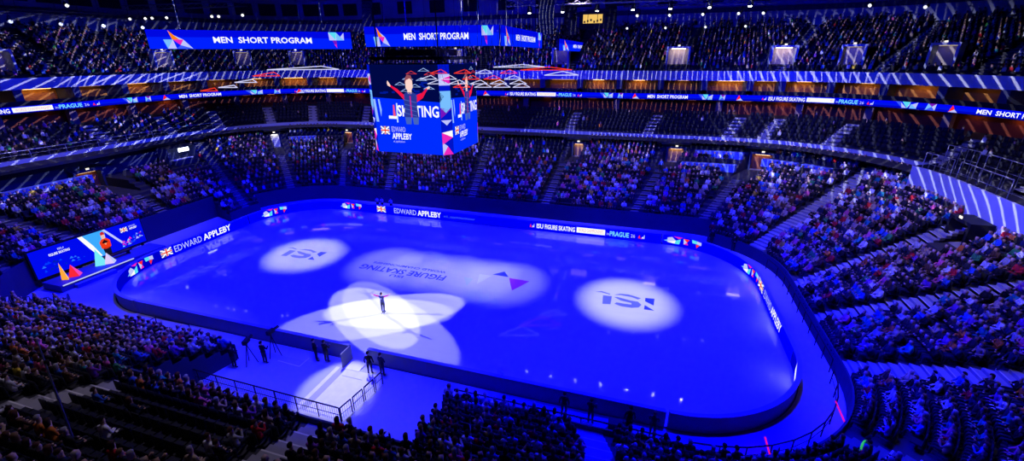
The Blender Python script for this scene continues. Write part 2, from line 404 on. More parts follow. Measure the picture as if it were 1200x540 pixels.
TAN = mat('tan_door', (.55, .33, .13), .6, noise=.2, nscale=2)
BRN = mat('brown_door', (.30, .10, .04), .6, noise=.3, nscale=2)
PWH = mat('white_corridor', (.7, .7, .7), .6)
WARM = (1, .62, .28)
ZD = lambda r: zl(row_o(r))+.03
doorway(.655, 18.45, ZD(12), 1.6, 1.95, TAN, WARM, 5, dep=1.0)
doorway(.885, 18.45, ZD(12), 2.2, 1.95, TAN, WARM, 4.5, dep=1.0)
doorway(1.145, 18.45, ZD(11), 2.5, 2.2, BRN, WARM, 5, dep=1.0)
doorway(7.50, 18.45, ZD(11), 1.3, 2.3, PWH, (1, .95, .9), 7, dep=1.0)
doorway(7.955, 18.45, ZD(12), 1.8, 1.95, BRN, WARM, 5, dep=1.0)
doorway(6.53, 18.45, ZD(9), 2.7, 2.2, BRN, WARM, 2.2, dep=1.0)
doorway(2.19, 15.5, ZD(11), 2.2, 2.0, DARK, WARM, .4, dep=1.6, frame=DARK)
UV = [.815, 1.03, 1.5, .56, -.88, -.55, -1.42, -.3, .3, 1.25]
for u in UV: doorway(u, 31.2, zu(30.3), 3.0 if u in (.815, 1.03) else 2.4, 2.5, mat('cream_corridor', (.6, .5, .38), .6), (1, .78, .5), 6 if u in (.815, 1.03) else .5, dep=1.6, frame=PALEW)

# ------------------------------------------------------------------ suites: dividers, dark front rail, warm lamps
mb = MB(); strip(mb, -2.65, 3.2, [(27.45, 14.6), (27.45, 15.1), (27.6, 15.1), (27.6, 14.6)], DARK); structure('trim_3', mb)
us = []; u = -2.62
while u < 3.15:
    us.append(u); u += 6.4/seglen(u, 29)
lampproto = None
DIV = mat('suite_divider', (.06, .07, .14), .7)
for i, u in enumerate(us):
    x, y, nx, ny = P(u, 29.3); rz = math.atan2(ny, nx)-PI/2
    mb = MB(); mb.box((x, y, 15.6), (.9, 3.7, 2.0), DIV, rz); structure('wall_divider', mb)
    if rnd.random() < .82 or True:
        um = u+3.2/seglen(u, 29); x, y, nx, ny = P(um, 30.2); rz = math.atan2(ny, nx)-PI/2
        st = rnd.choice([2.2, 3.2, 4.2, 1.0, .5, 1.6])
        t = thing('ceiling_lamp', 'warm strip lamp on the ceiling of an open suite behind the ribbon display', 'lamp', (x, y, 16.5), rz, 'warm lamps inside the suites')
        mb = MB(); w = rnd.uniform(1.5, 4.5); off = rnd.uniform(-.8, .8)
        mb.box((off, .2, -.05), (w, .5, .1), DARKM); mb.build('housing', t)
        mb = MB(); mb.box((off, .2, -.115), (w*.94, .4, .03), em((1, .55, .14), st*2.0)); mb.build('diffuser', t)
    # seat rows inside suites are part of the dark seating
    # concourse columns
for u in np.arange(-2.6, 3.15, .11):
    x, y, nx, ny = P(u, 27.9); rz = math.atan2(ny, nx)-PI/2
    if int(round((u+2.6)/.11)) % 2: continue
    mb = MB(); mb.box((*P(u, 29.2)[:2], 12.4), (.9, .9, 2.6), mat('column_paint', (.25, .16, .18), .7), rz); structure('column', mb)
for i, u in enumerate(np.arange(-2.55, 3.15, .11)):
    x, y, nx, ny = P(u, 30.2); rz = math.atan2(ny, nx)-PI/2
    st = rnd.choice([.0, .4, 1.2, 2.4, .3, 4.0 if i % 3 == 0 else .4])
    if st == 0: continue
    t = thing('wall_lamp', 'warm lamp over a doorway at the back of the club seats below the ribbon display', 'lamp', (x, y, 13.45), rz, 'warm lamps along the club concourse')
    mb = MB(); mb.box((0, 0, 0), (1.4, .4, .1), DARKM); mb.build('housing', t)
    mb = MB(); mb.box((0, 0, -.07), (1.3, .34, .04), em((1, .45, .16), st*1.6)); mb.build('diffuser', t)

# ------------------------------------------------------------------ ribbon display
RO, RZ0, RZ1 = 27.25, 13.68, 14.52
ruu = np.linspace(-2.6, 3.15, 1200); rxy = [P(u, RO) for u in ruu]
rs = np.concatenate([[0], np.cumsum([math.hypot(rxy[i+1][0]-rxy[i][0], rxy[i+1][1]-rxy[i][1]) for i in range(len(rxy)-1)])])
rpx = np.array([proj((q[0], q[1], 14.1))[0] for q in rxy]); okk = (rpx > -4000)
def s_of_px(px):
    best = None
    for i in range(len(rpx)-1):
        if okk[i] and okk[i+1] and (rpx[i]-px)*(rpx[i+1]-px) <= 0: return rs[i]+(rs[i+1]-rs[i])*(px-rpx[i])/(rpx[i+1]-rpx[i]+1e-9)
    return None
def rmap(s, h, k=1):
    u = float(np.interp(s, rs, ruu)); x, y, nx, ny = P(u, RO-.02-.012*k); return (x, y, RZ0+h*(RZ1-RZ0))
rib = thing('ribbon_display', 'long blue electronic ribbon display running round the front of the suite level', 'display', (0, 41.2, RZ0))
loc = np.array([0, 41.2, RZ0])
def relmap(f, L): return lambda a, b, k=1: tuple(np.array(f(a, b, k))-L)
mb = MB(); us = usamp(-2.6, 3.15, .02); vs = []
for u in us:
    x, y, nx, ny = P(u, RO); x2, y2, _, _ = P(u, RO+.13)
    vs += [(x, y, RZ0), (x, y, RZ0+.30*(RZ1-RZ0)), (x, y, RZ0+.62*(RZ1-RZ0)), (x, y, RZ1), (x2, y2, RZ1), (x2, y2, RZ0)]
vs = [tuple(np.array(v)-loc) for v in vs]
for j, m in enumerate((LEDD, emc(0, 20, 235), LEDB, DARK, DARK, DARK)):
    fs = [(i*6+j, i*6+(j+1) % 6, (i+1)*6+(j+1) % 6, (i+1)*6+j) for i in range(len(us)-1)]
    k = len(mb.v) if False else None
    mb.add(vs, fs, m) if j == 0 else [mb.f.extend(fs), mb.m.extend([mb.mi(m)]*len(fs))]
mb.build('panel', rib)
rm = relmap(rmap, loc)
def isu_strip(mb, a, b_, mp, y0=.18, h=.62, parent=None):
    L = b_-a; m1 = MB(); m2 = MB(); m3 = MB()
    motif_skyline(m1, a, L*.045, y0, h, mp)
    put_text(mb, 'ISU', a+L*.065, a+L*.125, y0, h, mp, WHITE, True); put_text(mb, 'FIGURE SKATING', a+L*.14, a+L*.41, y0, h, mp, WHITE, True)
    put_poly(m2, [(a+L*.425, y0-.02), (a+L*.67, y0-.02), (a+L*.67, y0+h+.05), (a+L*.425, y0+h+.05)], mp, WHITE)
    put_text(m2, 'WORLD CHAMPIONSHIPS', a+L*.44, a+L*.655, y0+.12, h*.7, lambda q, w, k=2: mp(q, w, 3), emc(235, 170, 190))
    put_text(mb, 'in', a+L*.685, a+L*.705, y0+.05, h*.6, mp, LAV); put_text(mb, 'PRAGUE', a+L*.71, a+L*.87, y0, h, mp, emc(120, 220, 255), True)
    put_text(mb, '26', a+L*.885, a+L*.92, y0+.05, h*.7, mp, LAV); motif_skyline(m3, a+L*.945, L*.055, y0, h, mp)
    m1.build('motif', parent); m2.build('title_bar', parent); m3.build('motif', parent)
mb = MB()
for a, b_ in ((-85, 117), (345, 428), (592, 682), (893, 1024)):
    sa, sb = s_of_px(a), s_of_px(b_)
    if sa is not None and sb is not None: mb = MB(); isu_strip(mb, sa, sb, rm, parent=rib); mb.build('lettering', rib)
for a, b_ in ((210, 259), (759, 806), (1145, 1240), (468, 515)):
    sa, sb = s_of_px(a), s_of_px(b_)
    if sa is not None and sb is not None: mb = MB(); put_text(mb, 'MEN  SHORT PROGRAM', sa, sb, .2, .58, rm, WHITE, True); mb.build('lettering', rib)
for a in ((144, 163, 170, 178, 190, 199), (288, 313, 321, 330, 347, 357), (703, 720, 724, 731, 741, 749), (818, 837, 843, 851, 863, 871), (1049, 1079, 1085, 1099, 1112, 1123), (528, 545, 549, 556, 566, 574)):
    q = [s_of_px(v) for v in a]
    if None in q: continue
    for fn, a0, w0 in ((motif_kites, q[0], q[1]-q[0]+1.2), (motif_gem, q[2], q[3]-q[2]), (motif_sail, q[4], q[5]-q[4])):
        mb = MB(); fn(mb, a0, w0, 0, 1, rm); mb.build('motif', rib)

# ------------------------------------------------------------------ dasher boards (eight runs)
BH = 1.2
buu = np.linspace(0, 8, 1601); bxy = [P(u, 0) for u in buu]
bs = np.concatenate([[0], np.cumsum([math.hypot(bxy[i+1][0]-bxy[i][0], bxy[i+1][1]-bxy[i][1]) for i in range(len(bxy)-1)])])
def b_pix(v, u0, u1, ax):
    best = (1e9, 0)
    for i in range(len(buu)-1):
        if u0 <= buu[i] <= u1:
            a = proj((*bxy[i][:2], .6))[ax]; c = proj((*bxy[i+1][:2], .6))[ax]
            if (a-v)*(c-v) <= 0: return bs[i]+(bs[i+1]-bs[i])*(v-a)/(c-a+1e-9)
            best = min(best, (abs(a-v), bs[i]))
    return best[1]
def b_px(px, u0, u1): return b_pix(px, u0, u1, 0)
def b_py(py, u0, u1): return b_pix(py, u0, u1, 1)
def bmap(s, h, k=1):
    u = float(np.interp(s % bs[-1], bs, buu)); x, y, nx, ny = P(u, -.06-.008*k); return (x, y, h*BH)
BOARDBACK = mat('board_back', (.20, .21, .26), .6); CAP = mat('board_cap', (.35, .37, .55), .5)
GATE_S = b_px(422, 4, 5); GATE_U = float(np.interp(GATE_S, bs, buu))
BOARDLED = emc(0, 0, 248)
runs = [('far', 0, 1, 'straight dasher board display along the far side of the rink'), ('far right corner', 1, 2, 'curved dasher board display at the far right corner of the rink'),
        ('right end', 2, 3, 'dasher board display across the right end of the rink'), ('near right corner', 3, 4, 'curved dasher board at the near right corner seen from outside'),
        ('near right of the gate', 4, GATE_U-.014, 'long near side dasher board to the right of the open rink gate'), ('near left of the gate', GATE_U+.014, 5, 'near side dasher board to the left of the open rink gate'),
        ('near left corner', 5, 6, 'curved dasher board at the near left corner below the kiss and cry screen'), ('left end', 6, 7, 'dasher board display across the left end of the rink'),
        ('far left corner', 7, 8, 'curved dasher board display at the far left corner of the rink')]
board = {}
for nm, a, b_, lab in runs:
    x, y, _, _ = P((a+b_)/2, .0); t = thing('dasher_board', lab, 'board', (x, y, 0), 0, 'dasher boards round the rink'); L = np.array([x, y, 0]); board[nm] = (t, L)
    e_ = .004; mb = MB(); us = usamp(a+e_, b_-e_, .04); prof = [(-.05, .02), (-.05, BH), (.12, BH), (.12, .02)]
    vs = []
    for u in us:
        for o, z in prof: xx, yy, _, _ = P(u, o); vs.append((xx-x, yy-y, z))
    mb.add(vs, [(i*4+j, i*4+j+1, i*4+j+5, i*4+j+4) for i in range(len(us)-1) for j in (2,)]+[(0, 1, 2, 3), tuple((len(us)-1)*4+q for q in (3, 2, 1, 0))], BOARDBACK)
    mb.build('panel', t)
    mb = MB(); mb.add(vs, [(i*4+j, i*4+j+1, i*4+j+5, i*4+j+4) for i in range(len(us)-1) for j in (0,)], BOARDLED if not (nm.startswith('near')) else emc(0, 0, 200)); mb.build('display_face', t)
    mb = MB(); vs = []
    for u in us:
        for o, z in ((-.09, BH), (-.09, BH+.05), (.16, BH+.05), (.16, BH)): xx, yy, _, _ = P(u, o); vs.append((xx-x, yy-y, z))
    mb.add(vs, [(i*4+j, i*4+(j+1) % 4, i*4+4+(j+1) % 4, i*4+j+4) for i in range(len(us)-1) for j in range(4)], CAP); mb.build('cap_rail', t)
def bm(nm): return relmap(bmap, board[nm][1])
def name_block(mb, nm, pxs, u0, u1, url=False, y0=.28, h=.62):
    q = [b_px(v, u0, u1) for v in pxs]; mp = bm(nm)
    fm = MB(); flag(fm, q[0], q[1]-q[0], y0-.04, h+.08, mp); fm.build('flag_picture', board[nm][0]); put_text(mb, 'EDWARD', q[2], q[3], y0, h, mp, LAV); put_text(mb, 'APPLEBY', q[4], q[5], y0, h, mp, WHITE, True)
    if url: put_text(mb, 'ed_applebyskater', q[6], q[7], y0+.12, h*.42, mp, MIDB)
mb = MB(); name_block(mb, 'far', (442, 452, 462, 488, 489.5, 517, 520, 557), 0, 1, True); mb.build('lettering', board['far'][0]); mb = MB(); isu_strip(mb, b_px(621, 0, 1), b_px(756, 0, 1), bm('far'), .3, .5, board['far'][0]); mb.build('lettering', board['far'][0])
mb = MB(); q = [b_px(v, .5, 1.9) for v in (778, 822)]; motif_mosaic(mb, q[0], q[1]-q[0], .15, .8, bm('far right corner')); mb.build('motif', board['far right corner'][0])
mb = MB(); q = [b_px(399, 7.0, 8), b_px(424, 0, 1)+bs[-1]]; motif_mosaic(mb, q[0], q[1]-q[0], .15, .8, bm('far left corner')); mb.build('motif', board['far left corner'][0])
mb = MB(); name_block(mb, 'left end', (188, 201, 204, 236, 238, 270), 5.9, 7.05); mb.build('lettering', board['left end'][0])
mb = MB(); motif_mosaic(mb, b_px(306, 6.5, 7.6), b_px(336, 6.5, 7.6)-b_px(306, 6.5, 7.6), .1, .85, bm('left end')); mb.build('motif', board['left end'][0]); mb = MB(); motif_mosaic(mb, b_px(148, 5.5, 6.5), b_px(179, 5.5, 6.5)-b_px(148, 5.5, 6.5), .05, .9, bm('left end')); mb.build('motif', board['left end'][0])
mb = MB(); mp = bm('near left corner'); q = b_px(139, 5.2, 5.9); put_poly(mb, [(q-.5, .1), (q+.3, .1), (q+.4, .75), (q-.2, .9)], mp, WHITE); mb.build('motif', board['near left corner'][0])
mb = MB(); mp = bm('right end'); q = [b_py(v, 1.5, 3.1) for v in (330, 341, 344, 362, 363, 388)]
flag(mb, q[0], q[1]-q[0], .24, .7, mp); put_text(mb, 'EDWARD', q[2], q[3], .28, .62, mp, LAV); put_text(mb, 'APPLEBY', q[4], q[5], .28, .62, mp, WHITE, True); mb.build('lettering', board['right end'][0])
mb = MB(); a, b_ = b_py(310, 1.3, 2.2), b_py(329, 1.3, 2.2); motif_mosaic(mb, a, b_-a, .1, .85, bm('far right corner')); mb.build('motif', board['far right corner'][0])
mb = MB(); a, b_ = b_py(433, 2.5, 3.6), b_py(449, 2.5, 3.6); put_poly(mb, [(a, .45), (b_, .2), (b_, .55), (a, .95)], bm('near right corner'), WHITE); mb.build('motif', board['near right corner'][0])  # white glowing quad paints a glint on the board, not display artwork
# white gate standing open on the near side
gx, gy, _, _ = P(GATE_U, 0)
t = thing('rink_gate', 'pale open gate panel between the two near side dasher boards', 'gate', (gx, gy, 0))
mb = MB(); mb.box((0, -.5, .04), (1.25, 1.3, .08), mat('gate_sill', (.8, .8, .8), .6)); mb.build('sill', t)
mb = MB(); mb.box((-.72, -.55, .6), (.07, 1.1, 1.2), BOARDBACK); mb.build('door_leaf', t)

# ------------------------------------------------------------------ lights
def spot(loc, target, energy, size, blend=.3, col=(1, 1, 1), radius=.1):
    l = bpy.data.lights.new('spot_light', 'SPOT'); l.energy = energy; l.spot_size = size; l.spot_blend = blend; l.color = col; l.shadow_soft_size = radius
    o = bpy.data.objects.new('spot_light', l); COL.objects.link(o); o.location = loc
    d = Vector(target)-Vector(loc); o.rotation_euler = d.to_track_quat('-Z', 'Y').to_euler(); return o
BL = (0, 0, 1)
for x in (-23, 0, 23):
    for y in (-9, 9): spot((x, y+(.0 if x else (-9 if y < 0 else 9)), 27), (x*.93, y*.8, 0), 68000, math.radians(84), .8, BL, .4)
for x in (-24, 0, 24): spot((x, -2, 26.5), (x*1.25, 24, 2), 44000, math.radians(80), .9, BL, .4)
for x in (-22, 2, 26): spot((x, 6, 26.5), (x*1.2, -22, 2), 38000, math.radians(80), .9, BL, .4)
spot((20, 0, 26.5), (41, -4, 3), 52000, math.radians(80), .9, BL, .4); spot((-20, 0, 26.5), (-43, -4, 3), 32000, math.radians(80), .9, BL, .4)
# soft white pools on the painted marks
spot((-23, 7, 30), (-16.4, 0, 0), 27000, 2*math.atan(4.8/31), .75)
spot((18, 3, 30), (18.4, -.2, 0), 27000, 2*math.atan(4.9/30), .8)
for x in (-6.2, -2.6, 1.2, 4.4, 7.0): spot((x*1.4, 14, 30), (x, 0.3, 0), 10500, 2*math.atan(4.6/33), .85)
# four follow spots on the skater
SK = Vector((-1.1, -8.15, 0))
for az, e, sz, c in ((Vector((.82, .57)), 1.0, 3.05, (.1, 0)), (Vector((-.9, .44)), .95, 3.2, (.3, -.9)), (Vector((.80, -.60)), .9, 2.5, (-.3, -.1)), (Vector((-.93, -.25)), .9, 2.4, (-.2, .1))):
    d = 57; spot((SK.x+az.x*d, SK.y+az.y*d, 25.0), (SK.x+c[0], SK.y+c[1], 0), 145000*e, 2*math.atan(sz/62), .06, (1, 1, 1), .12)
# worklight on the entrance floor
spot((-2, -10.5, 13.0), (1.0, -17.0, 0), 8000, math.radians(22), .5, (.95, .95, 1), .2)
def gobo(loc, target, energy, size, scale, base, line, rot=(0, 0, 0), blend=.2, thick=.86, dist=7.0, low=.40):
    o = spot(loc, target, energy, size, blend, (1, 1, 1), 0.0); l = o.data; l.use_nodes = True; nt = l.node_tree
    e = [n for n in nt.nodes if n.type == 'EMISSION'][0]
    tc = nt.nodes.new('ShaderNodeTexCoord'); mp = nt.nodes.new('ShaderNodeMapping'); mp.inputs['Rotation'].default_value = rot
    w = nt.nodes.new('ShaderNodeTexWave'); w.wave_type = 'BANDS'; w.bands_direction = 'X'; w.inputs['Scale'].default_value = scale
    w.inputs['Distortion'].default_value = dist; w.inputs['Detail'].default_value = 0; w.inputs['Detail Scale'].default_value = .35
    r = nt.nodes.new('ShaderNodeMapRange'); r.inputs[1].default_value = thick; r.inputs[2].default_value = min(1, thick+.07)
    mx = nt.nodes.new('ShaderNodeMix'); mx.data_type = 'RGBA'; mx.inputs[6].default_value = (*base, 1); mx.inputs[7].default_value = (*line, 1)
    nt.links.new(tc.outputs['Normal'], mp.inputs[0]); nt.links.new(mp.outputs[0], w.inputs['Vector']); nt.links.new(w.outputs['Fac'], r.inputs[0])
    nt.links.new(r.outputs[0], mx.inputs[0]); nt.links.new(mx.outputs[2], e.inputs[0])
    g = nt.nodes.new('ShaderNodeNewGeometry'); sx = nt.nodes.new('ShaderNodeSeparateXYZ'); ab = nt.nodes.new('ShaderNodeMath'); ab.operation = 'ABSOLUTE'   # added node mask keeps the pattern off the ice and upper back wall
    k = nt.nodes.new('ShaderNodeMapRange'); k.inputs[1].default_value = low; k.inputs[2].default_value = low+.05; k.inputs[3].default_value = 1; k.inputs[4].default_value = 0
    nt.links.new(g.outputs['Normal'], sx.inputs[0]); nt.links.new(sx.outputs[2], ab.inputs[0]); nt.links.new(ab.outputs[0], k.inputs[0])
    k2 = nt.nodes.new('ShaderNodeMapRange'); k2.inputs[1].default_value = .0; k2.inputs[2].default_value = .04; k2.inputs[3].default_value = 1; k2.inputs[4].default_value = 0
    ml = nt.nodes.new('ShaderNodeMath'); ml.operation = 'MULTIPLY'; nt.links.new(sx.outputs[2], k2.inputs[0]); nt.links.new(k.outputs[0], ml.inputs[0]); nt.links.new(k2.outputs[0], ml.inputs[1]); nt.links.new(ml.outputs[0], e.inputs[1]); return o
GB = (.0, .01, .45); GL = (1.0, 1.0, 1.6)
GE = 60000
gobo((10, -12, 25), (12, 44, 17.5), GE, math.radians(75), 24, GB, GL)
gobo((-12, -12, 25), (-45, 38, 17.0), GE, math.radians(70), 22, GB, GL, (0, 0, .5))
gobo((-10, 10, 25), (-62, -6, 17.0), GE*1.0, math.radians(75), 17, GB, GL, (0, 0, 1.2), low=.42)
gobo((16, -2, 25), (56, 26, 16.5), GE*.9, math.radians(80), 13, GB, GL, (0, 0, -.7), low=.5)
# low level house light over the stands
HW = (.78, .66, 1.0)
HE = 5200
for x in (-34, -12, 10, 30): spot((x, 16, 27), (x*1.15, 30, 5), HE, math.radians(75), 1, HW, .4)
spot((-34, 0, 27), (-46, -6, 4), HE, math.radians(80), 1, HW, .4)
spot((33, 4, 27), (44, 10, 4), HE*1.3, math.radians(80), 1, HW, .4); spot((33, -10, 27), (42, -8, 4), HE*.45, math.radians(70), 1, HW, .4)
for x, k in ((-18, 1.25), (0, .6)): spot((x, -15, 27), (x*1.1, -26, 3), HE*k, math.radians(75), 1, HW, .4)
# blue wash up the back wall
for x in (-30, 0, 30): spot((x, 20, 22), (x*1.2, 62, 31), 11000, math.radians(85), .8, (0, 0, 1), .5)
spot((-30, 0, 22), (-80, 20, 31), 4000, math.radians(90), .8, (0, 0, 1), .5)
W = bpy.data.worlds.new('world'); C.world = W; W.use_nodes = True; W.node_tree.nodes['Background'].inputs[0].default_value = (0, 0, .02, 1); W.node_tree.nodes['Background'].inputs[1].default_value = .5


# ------------------------------------------------------------------ video cube
def face_map(p0, U, V, n): 
    p0, U, V, n = [np.array(q, float) for q in (p0, U, V, n)]
    return lambda a, b, k=1: tuple(p0+U*a+V*b+n*(.02+.015*k))
JX0, JX1, JY0, JY1, JZ0, JZ1, CH = -3.1, 3.95, -4.1, 2.45, 13.0, 19.72, .62
t = thing('video_cube', 'large blue four sided video cube hanging over the rink showing a skater', 'scoreboard', (.4, -.8, JZ0))
jl = np.array([.4, -.8, JZ0])
mb = MB(); oct_ = [(JX0+CH, JY0), (JX1-CH, JY0), (JX1, JY0+CH), (JX1, JY1-CH), (JX1-CH, JY1), (JX0+CH, JY1), (JX0, JY1-CH), (JX0, JY0+CH)]
pts = [(x-.4, y+.8, z) for z in (0, JZ1-JZ0) for x, y in oct_]
mb.add(pts, [(7, 6, 5, 4, 3, 2, 1, 0), tuple(range(8, 16))]+[(i, (i+1) % 8, 8+(i+1) % 8, 8+i) for i in range(8)], DARK); mb.build('housing', t)
mb = MB()
for dx in (-2.6, 2.6):
    for dy in (-2.4, 2.4): mb.tube((dx, dy, 6.7), (dx, dy, 24.5), .05, DARKM)
mb.box((0, 0, 7.15), (6.2, 5.6, .25), DARKM); mb.box((0, 0, 7.55), (4.4, 4.0, .5), TRUSS); mb.build('hanging_frame', t)
H = JZ1-JZ0
def skater_figure(mb, mp, cx, w, k):
    fa = lambda a: a*1.7 if abs(a) < .19 else math.copysign(.32+(abs(a)-.19)*.84, a)
    fb = lambda b: b+.045*max(0, min(1, 1-(b-.68)/.1)) if abs(b) else b
    T = lambda pts, m, kk=k: put_poly(mb, [(cx+w*fa(a), fb(b)) for a, b in pts], lambda a, b: mp(a, b, kk), m)
    skin = emc(255, 215, 205); red = emc(240, 20, 70); navy = emc(40, 55, 150); steel = emc(70, 100, 190)
    T([(-.16, .63), (-.15, .5), (-.17, .38), (.17, .38), (.15, .5), (.17, .63), (.08, .66), (-.08, .66)], navy)
    T([(-.16, .38), (-.14, .30), (-.02, .30), (0, .38)], steel); T([(.02, .38), (.04, .30), (.15, .30), (.17, .38)], steel)
    T([(-.14, .63), (-.4, .705), (-.7, .78), (-.72, .745), (-.42, .655), (-.14, .57)], red); T([(.15, .63), (.4, .655), (.62, .73), (.65, .70), (.42, .60), (.15, .55)], red)
    T([(-.7, .78), (-.83, .83), (-.87, .80), (-.84, .77), (-.72, .745)], skin); T([(.62, .73), (.74, .765), (.79, .74), (.76, .72), (.65, .70)], skin)
    T([(-.05, .64), (.05, .64), (.05, .72), (-.05, .72)], skin); T([(-.085, .73), (-.06, .69), (.05, .69), (.085, .74), (.08, .83), (0, .865), (-.08, .83)], skin)
    T([(-.1, .79), (-.085, .85), (-.03, .895), (.06, .885), (.09, .83), (.03, .855), (-.06, .835)], emc(150, 80, 90), k+1)
    T([(-.01, .62), (.02, .62), (.02, .38), (-.01, .38)], emc(190, 40, 150), k+1)
    for q in range(4): T([(-.14, .58-q*.05), (.14, .55-q*.05), (.14, .542-q*.05), (-.14, .572-q*.05)], steel, k+1)
def screen(nm, p0, U, n, bend=0):
    mp = face_map(np.array(p0)-jl, U, (0, 0, H), n)
    mb = MB(); put_poly(mb, [(0, 0), (1, 0), (1, .6), (0, .64)], lambda a, b: mp(a, b, 0), emc(0, 45, 255)); put_poly(mb, [(0, .64), (1, .6), (1, 1), (0, 1)], lambda a, b: mp(a, b, 0), emc(0, 8, 70)); s_ = mb.build('screen', t)
    mb = MB()
    put_poly(mb, [(.0, .62), (.035, .62), (.05, .45), (.06, .36), (.02, .36), (.01, .45)], mp, emc(150, 190, 255)); put_poly(mb, [(.075, .62), (.1, .62), (.12, .5), (.1, .42)], mp, emc(150, 190, 255))
    put_text(mb, 'SKATING', .36, .98, .435, .125, mp, WHITE, True)
    for a, b_ in ((.22, .435), (.31, .47)): put_poly(mb, [(a, .40), (b_-.12, .40), (b_-.12, .435), (a, .435)], mp, WHITE)
    put_poly(mb, [(.29, .43), (.33, .43), (.32, .56), (.3, .56)], mp, emc(240, 80, 130)); put_poly(mb, [(.34, .36), (.36, .36), (.37, .58), (.35, .58)], mp, emc(200, 230, 255))
    for q in range(14):
        a, b_, w = rnd.uniform(.02, .8), rnd.uniform(.66, .8), rnd.uniform(.03, .1); put_poly(mb, [(a, b_), (a+w, b_), (a+w, b_+.02), (a, b_+.02)], mp, emc(0, 25, 150))
    for cx_, cy_, c in ((.62, .9, 'r'), (.8, .93, 'w'), (.98-.1, .89, 'r'), (.56, .84, 'w'), (.76, .83, 'w'), (.44, .78, 'w'), (.66, .76, 'w'), (.86, .74, 'w'), (.52, .71, 'w')):
        m = emc(225, 60, 60) if c == 'r' else emc(160, 190, 255); w, h = .085, .035
        q = [(-w, 0), (w, 0), (0, h)]
        for i in range(3):
            a, b_ = np.array(q[i]), np.array(q[(i+1) % 3]); i0, i1 = a*.7+np.array((0, h*.11)), b_*.7+np.array((0, h*.11))
            put_poly(mb, [(cx_+a[0], cy_+a[1]), (cx_+b_[0], cy_+b_[1]), (cx_+i1[0], cy_+i1[1]), (cx_+i0[0], cy_+i0[1])], mp, m)
    mb.build('picture', s_)
    mb = MB(); skater_figure(mb, mp, .575, .37, 3); mb.build('skater_picture', s_)
    mb = MB(); flag(mb, .075, .135, .215, .095, lambda a, b, k=1: mp(a, b, 2+k)); put_text(mb, 'EDWARD', .245, .46, .25, .062, lambda a, b: mp(a, b, 3), LAV); put_text(mb, 'APPLEBY', .245, .55, .165, .07, lambda a, b: mp(a, b, 3), WHITE, True)
    put_text(mb, 'ed_applebyskater', .255, .44, .125, .025, lambda a, b: mp(a, b, 3), LAV); mb.build('lettering', s_)
LX, LY = JX1-JX0-2*CH, JY1-JY0-2*CH
screen('front', (JX0+CH, JY0, JZ0), (LX, 0, 0), (0, -1, 0)); screen('right', (JX1, JY0+CH, JZ0), (0, LY, 0), (1, 0, 0))
screen('back', (JX1-CH, JY1, JZ0), (-LX, 0, 0), (0, 1, 0)); screen('left', (JX0, JY1-CH, JZ0), (0, -LY, 0), (-1, 0, 0))
for (ax, ay), (bx_, by) in (((JX1-CH, JY0), (JX1, JY0+CH)), ((JX1, JY1-CH), (JX1-CH, JY1)), ((JX0+CH, JY1), (JX0, JY1-CH)), ((JX0, JY0+CH), (JX0+CH, JY0))):
    n = np.array([by-ay, ax-bx_, 0.]); n /= np.linalg.norm(n); mp = face_map(np.array((ax, ay, JZ0))-jl, (bx_-ax, by-ay, 0), (0, 0, H), n)
    mb = MB(); T = lambda pts, m, k=1: put_poly(mb, pts, lambda a, b: mp(a, b, k), m)
    T([(0, 0), (1, 0), (1, 1), (0, 1)], emc(0, 20, 200), 0); T([(0, 0), (1, 0), (.5, .1)], PINK); T([(0, 0), (.5, .1), (0, .15)], LAV); T([(0, .26), (0, .12), (1, .2)], PINK); T([(0, .26), (1, .2), (1, .28)], WHITE)
    T([(0, .40), (1, .40), (.5, .34)], LAV); T([(.0, .42), (1, .52), (0, .54)], PURP); T([(0, .54), (.5, .48), (1, .54), (1, .72), (.0, .72)], PALEB); T([(0, .72), (.4, .66), (0, .6)], DKB); T([(0, .78), (1, .78), (1, .9), (0, .9)], LAV); T([(.2, .84), (1, .79), (1, .89)], PINK, 2)
    mb.build('corner_panel', t)

# ------------------------------------------------------------------ hanging banner displays
def zat(p, row):
    lo, hi = 0, 60
    for _ in range(60):
        m = (lo+hi)/2
        if proj((p[0], p[1], m))[1] > row: lo = m
        else: hi = m
    return lo
def banner(label, faces, left_fox=True):
    p0 = faces[0][0]; L = np.array([p0[0], p0[1], p0[2]]); t = thing('banner_display', label, 'display', L)
    allp = []
    for a, b_, h in faces:
        a, b_ = np.array(a, float)-L, np.array(b_, float)-L; d = b_-a; n = np.array([d[1], -d[0], 0.]); n /= np.linalg.norm(n)
        mb = MB(); dep = .35; q = [a, b_, b_-n*dep, a-n*dep]; pts = [tuple(v) for v in q]+[tuple(v+np.array((0, 0, h))) for v in q]
        mb.add(pts, [(3, 2, 1, 0), (4, 5, 6, 7), (0, 1, 5, 4), (1, 2, 6, 5), (2, 3, 7, 6), (3, 0, 4, 7)], DARK)
        for f in (.15, .85): c = a+d*f-n*.17; mb.tube((*c[:2], h), (*c[:2], 16.68), .04, DARKM)
        mb.build('housing', t)
        mp = face_map(a, d, (0, 0, h), n); mb = MB()
        put_poly(mb, [(0, 0), (1, 0), (1, .62), (0, .62)], lambda x, y: mp(x, y, 0), emc(0, 32, 255)); put_poly(mb, [(0, .62), (1, .62), (1, 1), (0, 1)], lambda x, y: mp(x, y, 0), emc(0, 8, 225)); s_ = mb.build('screen', t)
        mb = MB(); put_text(mb, 'MEN  SHORT PROGRAM', .29 if len(faces) == 1 else .3, .78, .34, .32, mp, WHITE, True); mb.build('lettering', s_)
        mb = MB(); motif_fox(mb, .05, .14, 0.02, .95, mp); mb.build('motif', s_); mb = MB(); motif_m(mb, .875, .085, .05, .92, mp); mb.build('motif', s_)
